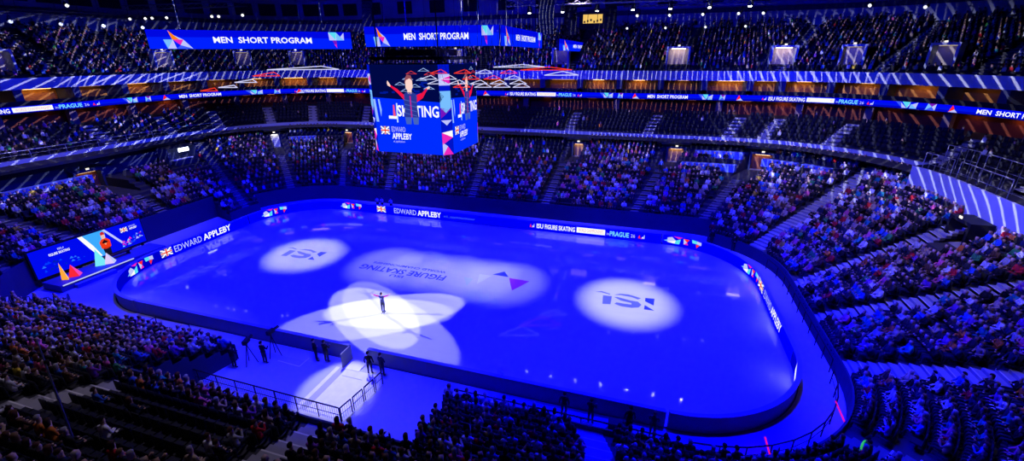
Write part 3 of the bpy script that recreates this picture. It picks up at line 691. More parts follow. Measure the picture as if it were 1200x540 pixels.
A0, A1 = hit(176, 57.5, 21), hit(413, 57.5, 21); B0, B1 = hit(429, 55, 21), hit(585, 53.5, 21); S1 = hit(640, 57.2, 20.975); S1[2] = 21.0; S1[0] = 7.0; S1[1] = 13.2
banner('long blue banner display left of the video cube reading MEN SHORT PROGRAM', [(A0, A1, 1.55)])
banner('two faced blue banner display directly above the video cube', [(B0, B1, 1.45), (B1+np.array((.08, .05, 0)), S1, 1.45)])
C0, C1 = hit(655, 59.2, 20.93), hit(697, 61, 20.93)
banner('small blue banner display farthest right of the three hanging ones', [(C0, C1, 1.55)])

# ------------------------------------------------------------------ triangular light tubes
def at_depth(px, py, d): return CPOS+CF*d+CR*d*((px-600)/FPX)-CU*d*((py-270)/FPX)
TW, TR = emc(215, 215, 255, 1.0), emc(255, 60, 40, 1.0)
ORDS = 'first second third fourth fifth sixth seventh eighth ninth tenth eleventh twelfth thirteenth fourteenth fifteenth sixteenth seventeenth eighteenth nineteenth twentieth'.split()
def ordw(n):
    if n <= 20: return ORDS[n-1]
    tens = {2: 'twenty', 3: 'thirty', 4: 'forty', 5: 'fifty', 6: 'sixty', 7: 'seventy'}[n//10]
    return (tens+'-'+ORDS[n % 10-1]) if n % 10 else tens[:-1]+'ieth'
def tri(px, py, wpx, hpx, d, m, label, group):
    p = at_depth(px, py, d); w = wpx*d/FPX; h = hpx*d/FPX
    t = thing('triangle_light', label, 'light', p, YAW, group); r = .026 if d < 40 else .05
    pts = [np.array((-w/2, 0, 0)), np.array((w/2, 0, 0)), np.array((w*.08, w*.45, h*.9))]
    for i in range(3):
        mb = MB(); mb.tube(pts[i], pts[(i+1) % 3], r, m, 5); mb.build('light_tube', t)
    mb = MB()
    for q in pts[:2]: mb.tube(q, (0, .15*w, h+2.2), .008, DARKM, 4)
    mb.tube((0, .15*w, h+2.2), (0, .15*w, 16), .008, DARKM, 4); mb.build('suspension_cable', t)
rows = [('top', 84.8, [(514, 'r'), (542, 'r'), (567, 'w'), (596, 'r')]), ('second', 91.8, [(502, 'w'), (525, 'w'), (552, 'r'), (577, 'r'), (601, 'w')]), ('third', 97.2, [(511, 'w'), (536, 'w'), (561, 'w'), (584, 'w'), (607, 'w')]), ('bottom', 101.2, [(541, 'r'), (566, 'w'), (588, 'w'), (611, 'w')])]
for nm, y, L in rows:
    for i, (x, c) in enumerate(L):
        tri(x, y+1, 20, 4.2, 30.2, TR if c == 'r' else TW, '%s triangular light tube, %s from the left in the %s row of the hanging cascade' % ('red' if c == 'r' else 'white', ordw(i+1), nm), 'triangular light tubes beside the video cube')
for i, (x, y, w, h, c, d, lab) in enumerate([(608, 78.5, 60, 2.5, 'w', 52, 'long white tube triangle right of the cube, highest of its stack'), (640, 82, 60, 3, 'r', 54, 'long red tube triangle under the white one right of the cube'), (658, 88, 40, 4, 'w', 56, 'pale tube triangle at the lower right end of the cascade'),
        (355, 81.5, 84, 3.2, 'w', 50, 'widest white tube triangle left of the video cube'), (312, 89, 32, 4, 'r', 50, 'red orange tube triangle left of the video cube'), (288, 96.5, 26, 3, 'w', 50, 'white tube triangle below the red orange one left of the cube'), (267, 102.5, 22, 2.2, 'w', 50, 'small white tube triangle just above the ribbon display left of the cube'), (245, 106.5, 20, 3, 'r', 50, 'small red tube triangle overlapping the ribbon display at left'),
        (1066, 76, 50, 7, 'w', 60, 'pale tube triangle hanging before the upper right stand'), (1090, 80, 34, 3, 'r', 60, 'red tube triangle hanging before the upper right stand')]):
    tri(x, y, w, h, d, TR if c == 'r' else TW, lab, 'triangular light tubes beside the video cube')

# ------------------------------------------------------------------ trusses, stage lights, speaker arrays
def truss(label, a, b_, s=.6):
    a, b_ = np.array(a, float), np.array(b_, float); L = (a+b_)/2; t = thing('lighting_truss', label, 'truss', L); a = a-L; b_ = b_-L
    d = b_-a; n = np.linalg.norm(d); d /= n; side = np.array([-d[1], d[0], 0])*s/2; up = np.array([0, 0, s/2]); mb = MB()
    cs = [side+up, side-up, -side-up, -side+up]
    for c in cs: mb.tube(a+c, b_+c, .05, TRUSS, 5)
    k = int(n/1.2)
    for i in range(k):
        p, q = a+d*n*i/k, a+d*n*(i+1)/k
        for j in range(4): mb.tube(p+cs[j], q+cs[(j+1) % 4], .025, TRUSS, 4)
    mb.build('lattice', t)
    mb = MB()
    for f in (.1, .5, .9): p = a+(b_-a)*f; mb.tube(p, p+np.array((0, 0, 37.6-L[2])), .03, DARKM, 4)
    mb.build('chain', t)
def stage_light(px, py, z, label, col, st, size=.42):
    p = hit(px, py, z); d = np.array([0, -6, 0])-p; d /= np.linalg.norm(d)
    t = thing('stage_light', label, 'light', p, 0, 'stage lights under the roof'); mb = MB()
    mb.tube(-d*size*1.1, d*size*.2, size*.42, DARKM, 10, size*.5); mb.build('body', t)
    mb = MB(); mb.tube(d*size*.2, d*size*.27, size*.46, em(col, st), 12); mb.build('lens', t)
    mb = MB(); mb.tube((-.3, 0, 0), (-.3, 0, .7), .04, DARKM, 4); mb.tube((.3, 0, 0), (.3, 0, .7), .04, DARKM, 4); mb.tube((-.3, 0, .7), (.3, 0, .7), .05, DARKM, 4); mb.tube((0, 0, .7), (0, 0, 37.72-p[2]), .035, DARKM, 4); mb.build('yoke', t)
BWL = (.55, .6, 1.0)
for i, (x, y, st) in enumerate([(12, 25, 1.2), (71, 28, 1.3), (121, 30, 3), (167, 32, 2.2)]):
    stage_light(x, y, 25.5, '%s of the four blue white stage lights at the upper left' % ('leftmost', 'second', 'third', 'fourth')[i] , BWL, st*1.4, .55)
for i, (x, y) in enumerate([(78, 6), (152, 22), (170, 21.5), (178, 21), (195, 20.5), (248, 19), (256, 19), (284, 17.5)]):
    stage_light(x, y, 26.0, 'small white stage light, %s from the left on the roof truss above the long banner' % ordw(i+1), (1, 1, 1), 1.5, .42)
for i, (x, y) in enumerate([(735, 33), (747, 18), (780, 32.5), (785, 17.5), (824, 16.5), (827, 31.5), (866, 15.5), (874, 30.5), (895, 15), (1085, 8), (1020, 6)]):
    stage_light(x, y, 24.5 if y > 25 else 25.2, 'small white stage light, %s from the left among those over the far right stand' % ordw(i+1), (.9, .92, 1), 1.6, .4)
for i in range(7):
    x = 4.6+i*3.72; p = np.array([x, 17.0+.1*i, 24.6])
    t = thing('stage_light', 'bright downward floodlight, %s from the left in the row mirrored on the ice' % ordw(i+1), 'light', p, 0, 'floodlights mirrored in the ice'); mb = MB()
    mb.tube((0, 0, .1), (0, 0, .7), .3, DARKM, 10, .2); mb.tube((0, 0, .6), (0, 0, 1.0), .06, DARKM, 6); mb.build('body', t); mb = MB(); mb.tube((0, 0, .02), (0, 0, .1), .15, em((1, 1, 1), 8+4*i), 10); mb.build('lens', t)
truss('long lighting truss carrying the row of floodlights mirrored in the ice', (2, 16.9, 25.7), (30, 17.6, 25.7))
pa, pb = hit(5, 24.5, 25.5), hit(172, 31, 25.5); truss('lighting truss carrying four blue stage lights at the upper left', pa+np.array((0, 0, 1.35)), pb+np.array((0, 0, 1.35)))
pa, pb = hit(148, 21, 26), hit(290, 17, 26); truss('roof truss above the long banner display', pa+np.array((0, 0, 1.35)), pb+np.array((0, 0, 1.35)))
pa, pb = hit(730, 18, 25.2), hit(905, 15, 25.2); truss('roof truss over the far right stand', pa+np.array((0, 0, 1.35)), pb+np.array((0, 0, 1.35)))
def speaker_array(px, py, d, n, label):
    p = at_depth(px, py, d); t = thing('speaker_array', label, 'loudspeaker', p, YAW, 'hanging speaker arrays'); 
    for i in range(n):
        mb = MB(); mb.box((0, .12*i*(i/n), i*.48), (1.6, .8, .44), DARK, 0, .96); mb.build('cabinet', t)
    mb = MB(); mb.box((0, .3, n*.48), (1.5, 1.0, .12), DARKM); mb.tube((.5, .3, n*.48), (.5, .3, 37.6-p[2]), .03, DARKM, 4); mb.tube((-.5, .3, n*.48), (-.5, .3, 37.6-p[2]), .03, DARKM, 4); mb.build('rigging', t)
speaker_array(640, 38, 46, 11, 'dark hanging speaker array just right of the two faced banner')
speaker_array(668, 39, 58, 12, 'dark hanging speaker array above the small banner display')
speaker_array(715, 34, 64, 10, 'dark hanging speaker array farthest right, before the far upper stand')
speaker_array(432, 30, 70, 9, 'dark hanging speaker array above the left end of the two faced banner')
# roof girders seen below the ceiling
GIRD = mat('roof_girder', (.25, .26, .35), .7)
for i, (y, z) in enumerate(((30, 33.8), (44, 33.0), (57, 32.2))):
    mb = MB(); mb.box((0, y, z), (170, .5, .7), GIRD); structure('beam', mb)
for x in (-46, -20, 6, 32, 58):
    mb = MB(); mb.box((x, 20, 35.2), (.5, 110, .9), GIRD); structure('beam', mb)

# ------------------------------------------------------------------ kiss and cry corner
KX = -34.8; KY0, KY1, KZ0, KZ1 = -13.7, -3.9, .95, 3.65
t = thing('led_wall', 'big tilted-looking blue video wall behind the kiss and cry platform', 'screen', (KX, (KY0+KY1)/2, KZ0)); kl = np.array([KX, (KY0+KY1)/2, KZ0])
t['label'] = 'wide blue video wall behind the kiss and cry platform at the left end'
mb = MB(); mb.box((-.16, 0, (KZ1-KZ0)/2), (.26, KY1-KY0+.2, KZ1-KZ0+.2), DARK)
for y in (-4.5, -1.5, 1.5, 4.5): mb.box((-.16, y, -.45), (.2, .2, .92), DARKM)
mb.build('housing', t)
mp = face_map((0, KY0-kl[1], 0), (0, KY1-KY0, 0), (0, 0, KZ1-KZ0), (1, 0, 0))
mb = MB(); put_poly(mb, [(0, 0), (1, 0), (1, 1), (0, 1)], lambda a, b: mp(a, b, 0), emc(0, 10, 240)); s_ = mb.build('screen', t)
mb = MB(); T = lambda pts, m, k=1: put_poly(mb, pts, lambda a, b: mp(a, b, k), m)
T([(.43, 1), (.64, 1), (.62, .3), (.6, .02), (.52, .02)], emc(60, 170, 255)); T([(.40, 1), (.44, 1), (.5, .55), (.55, .05), (.52, .05), (.46, .5)], WHITE, 2); T([(.62, 1), (.645, 1), (.7, .7), (.78, .25), (.755, .25), (.68, .66)], LAV, 2)
for q in range(26):
    a, b_ = rnd.uniform(.05, .4), rnd.uniform(.15, .42); w = rnd.uniform(.01, .04); T([(a, b_), (a+w, b_), (a+w*.5, b_+w*2.4)], rnd.choice([emc(0, 60, 255), emc(40, 110, 255), emc(0, 30, 180)]))
for q in range(44):
    a, b_ = rnd.uniform(.74, .97), rnd.uniform(.08, .3); b_ += max(0, (a-.8))*1.0; w = rnd.uniform(.01, .04); T([(a, b_), (a+w, b_), (a+w*.5, b_+w*2.6)], rnd.choice([PINK, PALEB, MIDB, LAV, PURP, emc(0, 60, 255), PINK]), 2)
mb.build('picture', s_)
mb = MB(); T = lambda pts, m, k=3: put_poly(mb, pts, lambda a, b: mp(a, b, k), m)
T([(.565, .3), (.56, .55), (.585, .66), (.635, .66), (.66, .55), (.655, .3), (.62, .25), (.6, .25)], emc(240, 60, 20)); T([(.575, .3), (.645, .3), (.64, 0), (.58, 0)], emc(20, 20, 40)); T([(.595, .66), (.625, .66), (.63, .74), (.628, .84), (.612, .88), (.594, .84), (.592, .74)], emc(240, 190, 180))
T([(.59, .82), (.632, .82), (.628, .91), (.61, .95), (.594, .91)], emc(200, 30, 40), 4); T([(.58, .52), (.61, .62), (.64, .52), (.61, .44)], emc(40, 10, 20), 4); T([(.598, .48), (.622, .48), (.61, .40)], emc(255, 170, 130), 5); mb.build('person_picture', s_)
mb = MB(); put_text(mb, 'ISU', .22, .27, .8, .07, lambda a, b: mp(a, b, 2), LAV, True); put_text(mb, 'FIGURE SKATING', .14, .31, .66, .09, lambda a, b: mp(a, b, 2), WHITE, True); flag(mb, .78, .07, .66, .18, lambda a, b, k=1: mp(a, b, 2+k)); put_text(mb, 'EDWARD', .87, .94, .78, .07, lambda a, b: mp(a, b, 2), LAV); put_text(mb, 'APPLEBY', .87, .95, .68, .08, lambda a, b: mp(a, b, 2), WHITE, True); mb.build('lettering', s_)
t = thing('kiss_and_cry_platform', 'low dark platform with a white lit edge in front of the blue video wall', 'platform', (-33.2, -8.8, 0))
mb = MB(); mb.box((0, 0, .35), (2.6, 9.8, .7), mat('platform_navy', (.06, .08, .25), .6)); mb.build('deck', t)
mb = MB(); mb.box((1.33, -1.6, .66), (.05, 6.2, .1), emc(190, 200, 255)); mb.build('light_strip', t)
mb = MB(); mb.box((.95, -2.2, .2), (1.6, 3.4, .4), mat('platform_step', (.1, .13, .4), .6)); mb.build('step', t)
t = thing('bench', 'long dark bench on the kiss and cry platform', 'bench', (-33.7, -8.0, .7)); mb = MB(); mb.box((0, 0, .42), (.55, 3.4, .1), DARK); mb.build('seat', t)
for y in (-1.4, 1.4): mb = MB(); mb.box((0, y, .19), (.45, .1, .37), DARKM); mb.build('leg', t)
def pyramid(x, y, cols, label, h, w):
    t = thing('pyramid_sculpture', label, 'sculpture', (x, y, .7), 0, 'standing pyramid decorations on the kiss and cry platform'); mb = MB()
    mb.poly([(-.25, -w/2, 0), (.3, 0, 0), (-.1, -w*.15, h)], cols[0]); mb.poly([(.3, 0, 0), (-.25, w/2, 0), (-.1, -w*.15, h)], cols[1]); mb.poly([(-.25, w/2, 0), (-.25, -w/2, 0), (-.1, -w*.15, h)], cols[1]); mb.poly([(-.25, -w/2, 0), (-.25, w/2, 0), (.3, 0, 0)], cols[1])
    mb.build('body', t)
pyramid(-33.0, -12.55, (emc(255, 170, 60), emc(250, 215, 190)), 'slim yellow and white pyramid decoration before the video wall', 1.75, .55)
pyramid(-32.9, -11.75, (emc(250, 40, 60), emc(240, 70, 190)), 'red and pink pyramid decoration before the video wall', 1.25, 1.15)
pyramid(-33.2, -9.35, (emc(120, 235, 250), emc(120, 235, 250)), 'taller cyan pyramid decoration at the middle of the video wall', 1.8, 1.1)
pyramid(-32.8, -8.75, (emc(225, 205, 255), emc(190, 200, 255)), 'pale lilac pyramid decoration beside the cyan one', 1.2, 1.1)

# ------------------------------------------------------------------ rails, barriers
def railing(label, pts, h=1.05, m=DARKM, post=1.6, bars=True, cat='railing', solid=False, group=None, mids=(.5,)):
    p0 = np.array(pts[0], float); t = thing('railing', label, cat, p0, 0, group); mb = MB(); pts = [np.array(q, float)-p0 for q in pts]
    up = np.array((0, 0, h))
    for a, b_ in zip(pts[:-1], pts[1:]):
        mb.tube(a+up, b_+up, .045, m, 6)
        for f in mids: mb.tube(a+up*f, b_+up*f, .022, m, 5)
    mb.build('top_rail', t)
    pm = MB(); n = 0
    for a, b_ in zip(pts[:-1], pts[1:]):
        L = np.linalg.norm(b_-a); k = max(1, int(round(L/post)))
        for i in range(k+1):
            c = a+(b_-a)*i/k; q = MB(); q.tube(c, c+up, .035, m, 6); q.build('post', t); n += 1
        if bars:
            k = int(L/.16)
            for i in range(k): c = a+(b_-a)*i/k; pm.tube(c+up*.08, c+up, .011, m, 4)
    if bars: pm.build('infill_bars', t)
    if solid:
        q = MB()
        for a, b_ in zip(pts[:-1], pts[1:]): q.box(((a+b_)/2)+up*.45, (np.linalg.norm(b_-a), .04, h*.86), m, math.atan2((b_-a)[1], (b_-a)[0]))
        q.build('infill_panel', t)
    return t
zf = zl(row_o(4))
railing('dark barred railing behind the blue entrance floor below the rink gate', [(-13.2, -19.1, .05), (-6.5, -19.25, .05), (3.0, -19.3, .05)], 1.1, DARKM, 1.7, True)
for i, (a, b_) in enumerate((((3.0, -19.2, .05), (3.15, -18.4, .05)), ((3.18, -18.25, .05), (3.3, -17.45, .05)), ((3.33, -17.3, .05), (3.45, -16.5, .05)), ((3.47, -16.35, .05), (3.55, -15.7, .05)))):
    railing('short crowd barrier, %s from the railing corner in the row right of the white floor' % ordw(i+1), [a, b_], 1.0, DARKM, .8, True, 'barrier', group='crowd barriers beside the entrance floor')
o_ = 1.9
railing('long dark railing in front of the near stand right of the entrance', [P(u, o_)[:2]+(.05,) for u in usamp(4.30, 3.3, .1) ] if False else [P(4.30-(4.30-4.02)*i/4, o_)[:2]+(.05,) for i in range(5)], 1.1, DARKM, 1.8, False)
railing('dark railing in front of the lower right corner of the near stand', [P(3.98-(3.98-3.05)*i/10, o_)[:2]+(.05,) for i in range(11)], 1.1, DARKM, 1.8, False)
railing('dark railing at the foot of the right end stand', [P(2.95-(2.95-1.75)*i/10, 2.2)[:2]+(.05,) for i in range(11)], 1.1, DARKM, 1.8, False)
a, b_ = np.array((-12.6, -23.8, zl(row_o(9)))), np.array((.3, -28.7, 6.3))
railing('dark sloping handrail crossing the lower left crowd', [(-13.2, -23.55, 4.5), (-.3, -28.6, 6.0)], 1.0, DARKM, 3, False, mids=())
# temporary platforms with white guard rails above the right wall
for j, (u0, u1, lab) in enumerate(((1.80, 1.92, 'white guard rail of the raised platform left above the striped right wall'), (1.95, 2.20, 'long white guard rail of the raised platform above the striped right wall'))):
    pts = [P(u0+(u1-u0)*i/5, 16.2)[:2]+(9.1,) for i in range(6)]
    railing(lab, pts, 2.0, STEEL, 1.5, False, mids=(.5, .03))
    pts2 = [P(u0+(u1-u0)*i/5, 18.6)[:2]+(9.1,) for i in range(6)]
    railing(lab.replace('white guard rail', 'rear white guard rail').replace('long rear', 'long rear'), pts2, 2.6, STEEL, 1.5, False, mids=(.6, .03))
# left lounge rails
pts = [P(6.2+1.0*i/8, 19.0)[:2]+(9.45,) for i in range(9)]
railing('pale rail along the front of the left lounge seats above the tall wall', pts, .9, STEEL, 1.8, False)
pts = [P(6.15+.95*i/8, 21.2)[:2]+(zc(21.2),) for i in range(9)]
railing('second pale rail between the rows of the left lounge', pts, .9, STEEL, 1.8, False)
# magenta light lines on the floor of the near right corner
for i, (a, b_) in enumerate((((26.38, -12.57), (26.85, -14.2)), ((29.71, -9.36), (30.3, -11.3)))):
    a, b_ = np.array((*a, 1.25)), np.array((*b_, .05))
    if i == 0: a[1] -= 1.9; b_[1] -= 1.6
    else: a += np.array((1.2, -1.0, 0)); b_ += np.array((1.2, -.9, 0))
    t = thing('light_bar', 'magenta light bar leaning outside the boards, %s of two at the near right corner' % ('left', 'right')[i], 'light', b_, 0, 'magenta light bars'); mb = MB(); mb.tube(a-b_, (0, 0, 0), .05, emc(230, 20, 130), 6); mb.build('tube', t)
    mb = MB(); mb.box((0, 0, .01), (.4, .4, .06), DARKM); mb.build('foot', t)
# white lines of the mat behind the near boards
t = thing('floor_mat', 'blue floor mat with a white corner line left of the gate', 'mat', (-6.0, -17.1, .03)); mb = MB(); mb.box((0, 0, .01), (12.5, 3.7, .02), mat('blue_mat', (.4, .42, .6), .6)); mb.build('mat_sheet', t)
mb = MB(); W8 = mat('white_line', (.9, .9, .9), .6)
for a, b_ in (((-5.03, -15.79), (-3.08, -15.88)), ((-3.08, -15.88), (-3.08, -14.9))):
    d = np.array(b_)-np.array(a); c = (np.array(a)+np.array(b_))/2; mb.box((c[0]+6, c[1]+17.1, .025), (np.linalg.norm(d), .07, .006), W8, math.atan2(d[1], d[0]))
mb.build('line_marking', t)
t = thing('floor_mat', 'pale rubber mat leading from the open gate across the entrance floor', 'mat', (.9, -17.2, .03)); mb = MB(); mb.box((.2, .1, .012), (3.3, 4.0, .024), mat('pale_rubber', (.72, .72, .72), .7, noise=.15, nscale=2)); mb.build('mat_sheet', t); mb = MB(); mb.box((-.9, .1, .026), (.5, 4.0, .006), mat('grey_rubber', (.4, .4, .38), .7)); mb.box((.3, 1.4, .026), (1.6, .06, .006), mat('grey_rubber', (.4, .4, .38), .7)); mb.build('marking', t)

# ------------------------------------------------------------------ people
def skin_mesh(name, nodes, edges, sub=0):
    me = bpy.data.meshes.new(name); me.from_pydata([n[:3] for n in nodes], edges, [])
    o = bpy.data.objects.new(name, me); COL.objects.link(o); md = o.modifiers.new('s', 'SKIN'); md.use_smooth_shade = True
    for i, n in enumerate(nodes):
        r = n[3]; me.skin_vertices[0].data[i].radius = (r, r) if not isinstance(r, tuple) else r
        me.skin_vertices[0].data[i].use_root = (i == 0)
    if sub: m2 = o.modifiers.new('u', 'SUBSURF'); m2.levels = sub; m2.render_levels = sub
    dg = bpy.context.evaluated_depsgraph_get(); out = bpy.data.meshes.new_from_object(o.evaluated_get(dg)); out.name = name
    bpy.data.objects.remove(o); bpy.data.meshes.remove(me); return out
SE = [(0, 1), (1, 2), (2, 3), (3, 4), (1, 5), (5, 7), (7, 9), (1, 6), (6, 8), (8, 10), (0, 11), (11, 13), (13, 15), (15, 17), (0, 12), (12, 14), (14, 16), (16, 18)]
def seated(handL, handR, elL=None, elR=None, lean=0.0, turn=0.0):
    elL = elL or (.27, -.06, .74); elR = elR or (-.27, -.06, .74)
    return [(0, 0, .55, .15), (0, .02+lean, .88, .155), (turn*.2, .01+lean*1.5, 1.08, .06), (turn*.5, -.02+lean*1.6, 1.17, .085), (turn, -.01+lean*1.7, 1.31, .082), (.2, .02+lean, 1.0, .062), (-.2, .02+lean, 1.0, .062), (*elL, .048), (*elR, .048), (*handL, .04), (*handR, .04),
            (.11, -.03, .52, .095), (-.11, -.03, .52, .095), (.13, -.44, .53, .068), (-.13, -.44, .53, .068), (.13, -.42, .12, .05), (-.13, -.42, .12, .05), (.14, -.58, .05, .042), (-.14, -.58, .05, .042)]
POSES = [seated((.13, -.3, .64), (-.13, -.3, .64)), seated((.05, -.34, .98), (-.05, -.34, .98), (.25, -.16, .76), (-.25, -.16, .76)), seated((.10, -.32, .66), (-.1, -.3, .7), lean=-.07, turn=.03), seated((.06, -.36, 1.16), (-.14, -.3, .62), (.25, -.18, .86), None, turn=-.03)]
SKINS = [mat('skin_fair', (.62, .40, .31), .6), mat('skin_medium', (.46, .27, .19), .6), mat('skin_dark', (.20, .11, .07), .6)]
TOPM = obj_colour_mat('top_fabric'); TROUS = mat('dark_trousers', (.02, .022, .035), .85); HAIRM = obj_colour_mat('hair')
def zone(c, pose, standing=False):
    x, y, z = c
    for hnd in (pose[9], pose[10]):
        if (x-hnd[0])**2+(y-hnd[1])**2+(z-hnd[2])**2 < .075**2: return 0
    hz = pose[2][2]
    if z > hz+.0: return 0
    if standing: return 2 if z < pose[0][2]+.02 else 1
    if z < .46 or (y < -.12 and z < .64 and abs(y-pose[9][1]) + abs(z-pose[9][2]) > .12 ): return 2
    return 1
def body_meshes(pose, nm, standing=False, sub=1):
    out = []
    base = skin_mesh(nm, pose, SE, sub)
    for sk in SKINS:
        me = base.copy(); me.materials.clear()
        for m in (sk, TOPM, TROUS): me.materials.append(m)
        for p in me.polygons: p.material_index = zone(p.center, pose, standing); p.use_smooth = True
        out.append(me)
    return out
BODIES = [body_meshes(p, 'seated_person') for p in POSES]
def hair_mesh(pose, long=False):
    h0, h1 = np.array(pose[3][:3]), np.array(pose[4][:3]); c = h1+np.array((0, .018, -.03)); vs = []; fs = []; R_, N = 5, 10
    vs.append(tuple(c+np.array((0, 0, .125))))
    for i in range(1, R_+1):
        for k in range(N):
            an = 2*PI*k/N; back = (1+math.sin(an))/2; th = (PI*.5*i/R_)*(.62+.62*back); r = .108
            z = .125*math.cos(th)
            if long and i == R_ and back > .5: z -= .16
            vs.append(tuple(c+np.array((r*math.sin(min(th, PI*.55))*math.cos(an)*.95, r*math.sin(min(th, PI*.55))*math.sin(an)*1.08, z))))
    for k in range(N): fs.append((0, 1+k, 1+(k+1) % N))
    for i in range(R_-1):
        for k in range(N): a = 1+i*N; fs.append((a+k, a+N+k, a+N+(k+1) % N, a+(k+1) % N))
    me = bpy.data.meshes.new('hair'); me.from_pydata(vs, [], fs); me.materials.append(HAIRM)
    me.polygons.foreach_set('use_smooth', [True]*len(fs)); return me
HAIRS = [(hair_mesh(p), hair_mesh(p, True)) for p in POSES]
HCOL = [(.008, .006, .005), (.03, .015, .008), (.06, .03, .015), (.22, .13, .05), (.35, .33, .32), (.12, .05, .02)]
PAL = [('black', (.008, .008, .01), 22), ('charcoal', (.025, .025, .03), 14), ('dark navy', (.012, .018, .06), 11), ('white', (.8, .8, .82), 8), ('light grey', (.45, .45, .47), 8), ('beige', (.45, .34, .22), 4),
       ('red', (.55, .02, .03), 4), ('pink', (.7, .12, .3), 4), ('purple', (.25, .06, .4), 4), ('blue', (.03, .1, .5), 6), ('teal', (.02, .25, .3), 3), ('orange', (.7, .2, .03), 2), ('yellow', (.75, .55, .05), 1), ('green', (.05, .3, .08), 2), ('brown', (.1, .05, .025), 6)]
PNAMES = [p[0] for p in PAL]; PCOL = np.array([p[1] for p in PAL]); PW = np.array([p[2] for p in PAL], float); PW /= PW.sum()
rng = np.random.default_rng(11)
PSC = 1.1
# seats and people of the lower bowl -----------------------------------------
def inview(p, mx=0, my=0):
    x, y, k = proj(p); return k > 3 and -mx < x < 1200+mx and -my < y < 540+my
DOORX = [(ud, r-1, hw) for ud, hw, r in DCUT]+[(6.93, 10, 1.9)]
AIS = sorted(AISLES)
def aisle_near(u, o):
    return min(((abs(((u-a+4) % 8)-4)*seglen(u, o)), a) for a in AIS)
def occupancy(u, i):
    u %= 8
    if 4.425 < u < 4.605 and 9 <= i <= 12: return .04
    if 4.425 < u < 4.605 and i == 13: return .55
    if .44 < u < .62 and i >= 12: return .22
    if .92 < u < 1.115 and i in (12, 13, 15, 16): return 0
    if 1.17 < u < 1.5 and i in (14, 15): return 0
    if 7.55 < u < 7.9 and i in (14, 15): return 0
    if 5.3 < u < 6.2 and i > 12: return .4
    if i < 4 and not (3 < u < 5.4) and (u < 1.25 or u > 7.2): return .7
    if 6.54 < u < 7.05 and i > 12: return .5
    return .93
seats = []
for i in range(0, 20):
    o = row_o(i)+.5
    u = 0.0
    while u < 8:
        L = seglen(u, o); st = .575/L
        if int(u+st) != int(u): u = float(int(u+st))+1e-6; continue
        u += st
        if i < front_i(u) or i > (last_i(u) if not 3.2 < u < 5.35 else 18): continue
        d, a = aisle_near(u, o)
        if d < 1.05: continue
        if any(abs(u-ud)*L < hw+.75 and i >= im for ud, im, hw in DOORX): continue
        x, y, nx, ny = P(u, o); z = zl(row_o(i))
        if not inview((x, y, z+.9), 150, 110): continue
        seats.append((x, y, z, math.atan2(ny, nx)-PI/2, i, u, proj((x, y, z+.9))[2], inview((x, y, z+.9), 2, 4)))
occ = [s for s in seats if rng.random() < occupancy(s[5], s[4])]
occset = {(s[0], s[1]) for s in occ}
empt = [s for s in seats if (s[0], s[1]) not in occset]
ANAME = {4.12: 'bottom centre stairs', 4.39: 'gate-side stairs', 4.615: 'lower left stairs', 4.9: 'outer left stairs', 5.3: 'left corner stairs', 2.98: 'lower right stairs', 2.54: 'right end stairs', 3.45: 'near corner stairs', 2.117: 'upper right stairs', 5.62: 'left end stairs',
         .14: 'hidden far stairs', .42: 'far centre stairs', .64: 'far tan-door stairs', .88: 'far orange-door stairs', 1.135: 'far brown-door stairs', 1.585: 'far corner stairs', 5.98: 'kiss-and-cry stairs', 6.52: 'left wall stairs', 7.09: 'booth stairs', 7.5: 'white-door stairs', 7.93: 'cube-side stairs'}
def seat_words(s):
    o = row_o(s[4])+.5
    c = sorted((abs(((s[5]-a+4) % 8)-4)*seglen(s[5], o), a) for a in AIS if a in ANAME)
    d, a = c[0]; n = max(1, int(round((d-1.05)/.575))+1)
    # order along the row decides the side as seen in the picture
    xs = proj((s[0], s[1], s[2]))[0]; ax, ay, _, _ = P(a, o); xa = proj((ax, ay, s[2]))[0]
    if 1.5 < a < 3.2: side = 'beyond' if ((s[5]-a+4) % 8)-4 < 0 else 'in front of'
    else: side = 'right of' if xs > xa else 'left of'
    return ordw(n), side, ANAME[a], ordw(s[4]-front_i(s[5])+1)
def spec_colour(): return int(rng.choice(len(PAL), p=PW))
near = sorted([s for s in occ if s[7]], key=lambda s: s[6])[:300]; nearset = {(s[0], s[1]) for s in near}
used = {}
for s in near:
    ci = spec_colour(); pi = int(rng.choice(4, p=[.45, .2, .25, .1])); si = int(rng.choice(3, p=[.75, .2, .05])); lg = rng.random() < .45
    o = bpy.data.objects.new('person', BODIES[pi][si]); COL.objects.link(o); o.location = (s[0], s[1], s[2]); o.rotation_euler = (0, 0, s[3]+rng.uniform(-.15, .15)); o.scale = (PSC*rng.uniform(.95, 1.03),)*3
    c = PCOL[ci]*rng.uniform(.85, 1.2); o.color = (*[min(.9, q) for q in c], 1)
    n, side, an, rw = seat_words(s); lab = 'spectator in %s, %s seat %s %s, %s row up' % (PNAMES[ci], n, side, an, rw)
    while lab in used: lab = lab.replace(' seat ', ' occupied seat ') if ' occupied ' not in lab else lab+' again'
    used[lab] = 1; tag(o, lab, 'person', 'spectators in the nearest seats')
    h = bpy.data.objects.new('hair', HAIRS[pi][1 if lg else 0]); COL.objects.link(h); h.parent = o; h.color = (*HCOL[int(rng.integers(0, 6))], 1)
